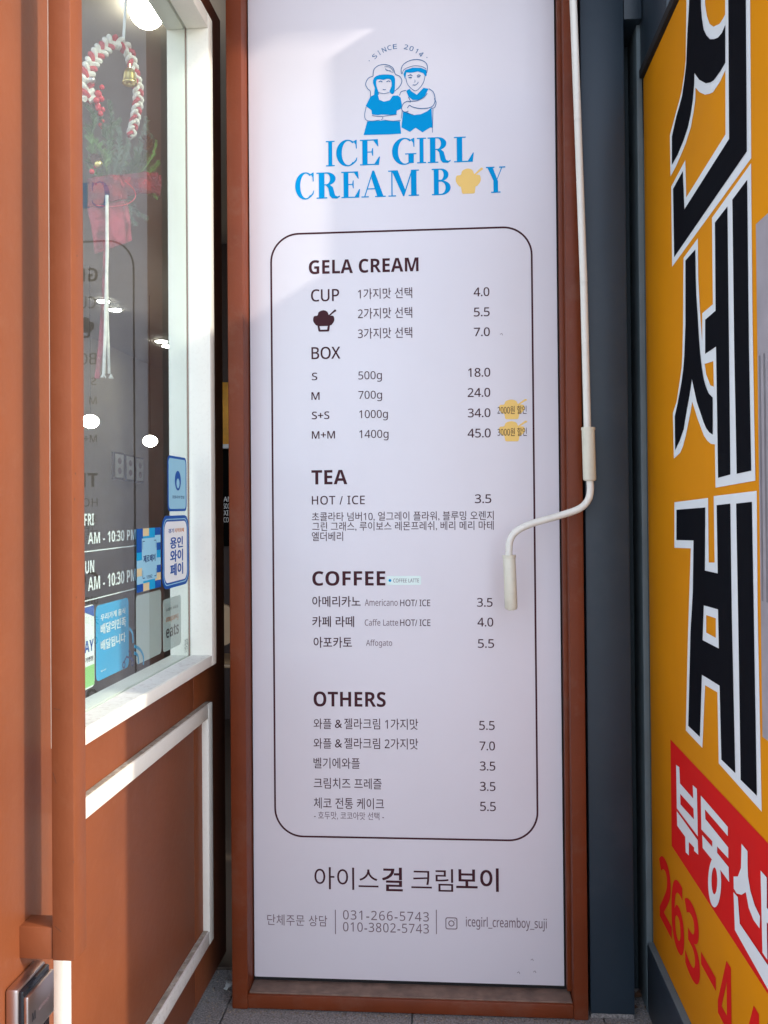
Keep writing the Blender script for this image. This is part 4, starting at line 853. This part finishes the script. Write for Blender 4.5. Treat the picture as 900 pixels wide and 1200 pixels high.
# a table and chairs deeper in the room
tb = thing('cafe_table', 'round dark cafe table standing deep inside the shop', 'table', (-2.1, 5.2, 0))
bm = bmesh.new(); bmesh.ops.create_cone(bm, cap_ends=True, segments=32, radius1=.36, radius2=.36, depth=.03, matrix=Matrix.Translation((-2.1, 5.2, .72))); fin('tabletop', bm, M['palewood'], tb)
tube('table_leg', M['chalk'], tb, [(-2.1, 5.2, .004), (-2.1, 5.2, .705)], .03, 12)
def chair(x, y, lab, f):
    t = thing('cafe_chair', lab, 'chair', (x, y, 0), 'chairs at the cafe table')
    box('seat', M['chalk'], t, x - .2, x + .2, y - .2, y + .2, .43, .46, .004); box('backrest', M['darkbrown'], t, x - .2, x + .2, y + f * .2, y + f * .23, .5, .88, .004)
    for sx in (-.18, .18):
        for sy in (-.18, .18): tube('leg', M['chalk'], t, [(x + sx, y + sy, .004), (x + sx, y + sy, .43)], .012, 6)
chair(-1.85, 4.5, 'dark cafe chair on the near side of the round table', -1); chair(-2.3, 5.9, 'dark cafe chair on the far side of the round table', 1)
# litter at the foot of the door gap
lf = bmesh.new()
p = Plane((0, 0, .001), (1, 0, 0), (0, 0, 1)); q = PX(246, 1150, XF + .03)
for k in range(6):
    a = random.uniform(0, 6.28); c = Vector((XF + .045 + random.uniform(-.008, .008), .03 + random.uniform(-.015, .015), .006 + random.uniform(0, .008)))
    v = [lf.verts.new(c + Vector((math.cos(a + j) * .012 * random.uniform(.5, 1), math.sin(a + j) * .010, random.uniform(-.004, .005)))) for j in (0, 1.6, 3.1, 4.6)]; lf.faces.new(v)
tag(fin('paper_scrap', lf, M['stcream'], None), 'small crumpled pale scrap of paper on the ground at the foot of the open door', 'litter')
# dry leaves on the ground in the recess
for k in range(7):
    lb = bmesh.new(); c = Vector((.42 + .045 * random.random(), -.03 + .1 * random.random(), .003)); a = random.uniform(0, 6.28)
    v = [lb.verts.new(c + Vector((math.cos(a + j) * (.012 if j % 2 else .006), math.sin(a + j) * .010, random.uniform(0, .006)))) for j in (0, 1, 2, 3, 4, 5)]; lb.faces.new(v)
    tag(fin('dry_leaf', lb, M['cone'], None), 'dry brown leaf fragment on the ground between the pillar and the yellow sign', 'leaf', 'leaf fragments in the recess')

# grit and dust gathered along the foot of the frame and in the corners
gm = bmesh.new()
for k in range(900):
    t = random.random()
    if t < .6: x, y = random.uniform(fl - .02, pr), -.062 - abs(random.gauss(0, .012))
    elif t < .8: x, y = random.uniform(XG, fl), random.uniform(-.12, .12)
    else: x, y = random.uniform(pr, XS - .015), random.uniform(-.2, .085)
    z = .0004; rr = random.uniform(.0006, .0028) * (1.6 if random.random() < .05 else 1)
    bmesh.ops.create_icosphere(gm, subdivisions=1, radius=rr, matrix=Matrix.Translation((x, y, z)) @ Matrix.Rotation(random.uniform(0, 3), 4, 'Z') @ Matrix.Diagonal((1, random.uniform(.5, 1), .6, 1)))
tag(fin('grit', gm, mat('grit_grains', (.22, .18, .14), .95, var=.6, scale=90), None), 'loose grit and dust along the foot of the menu board frame', kind='stuff')
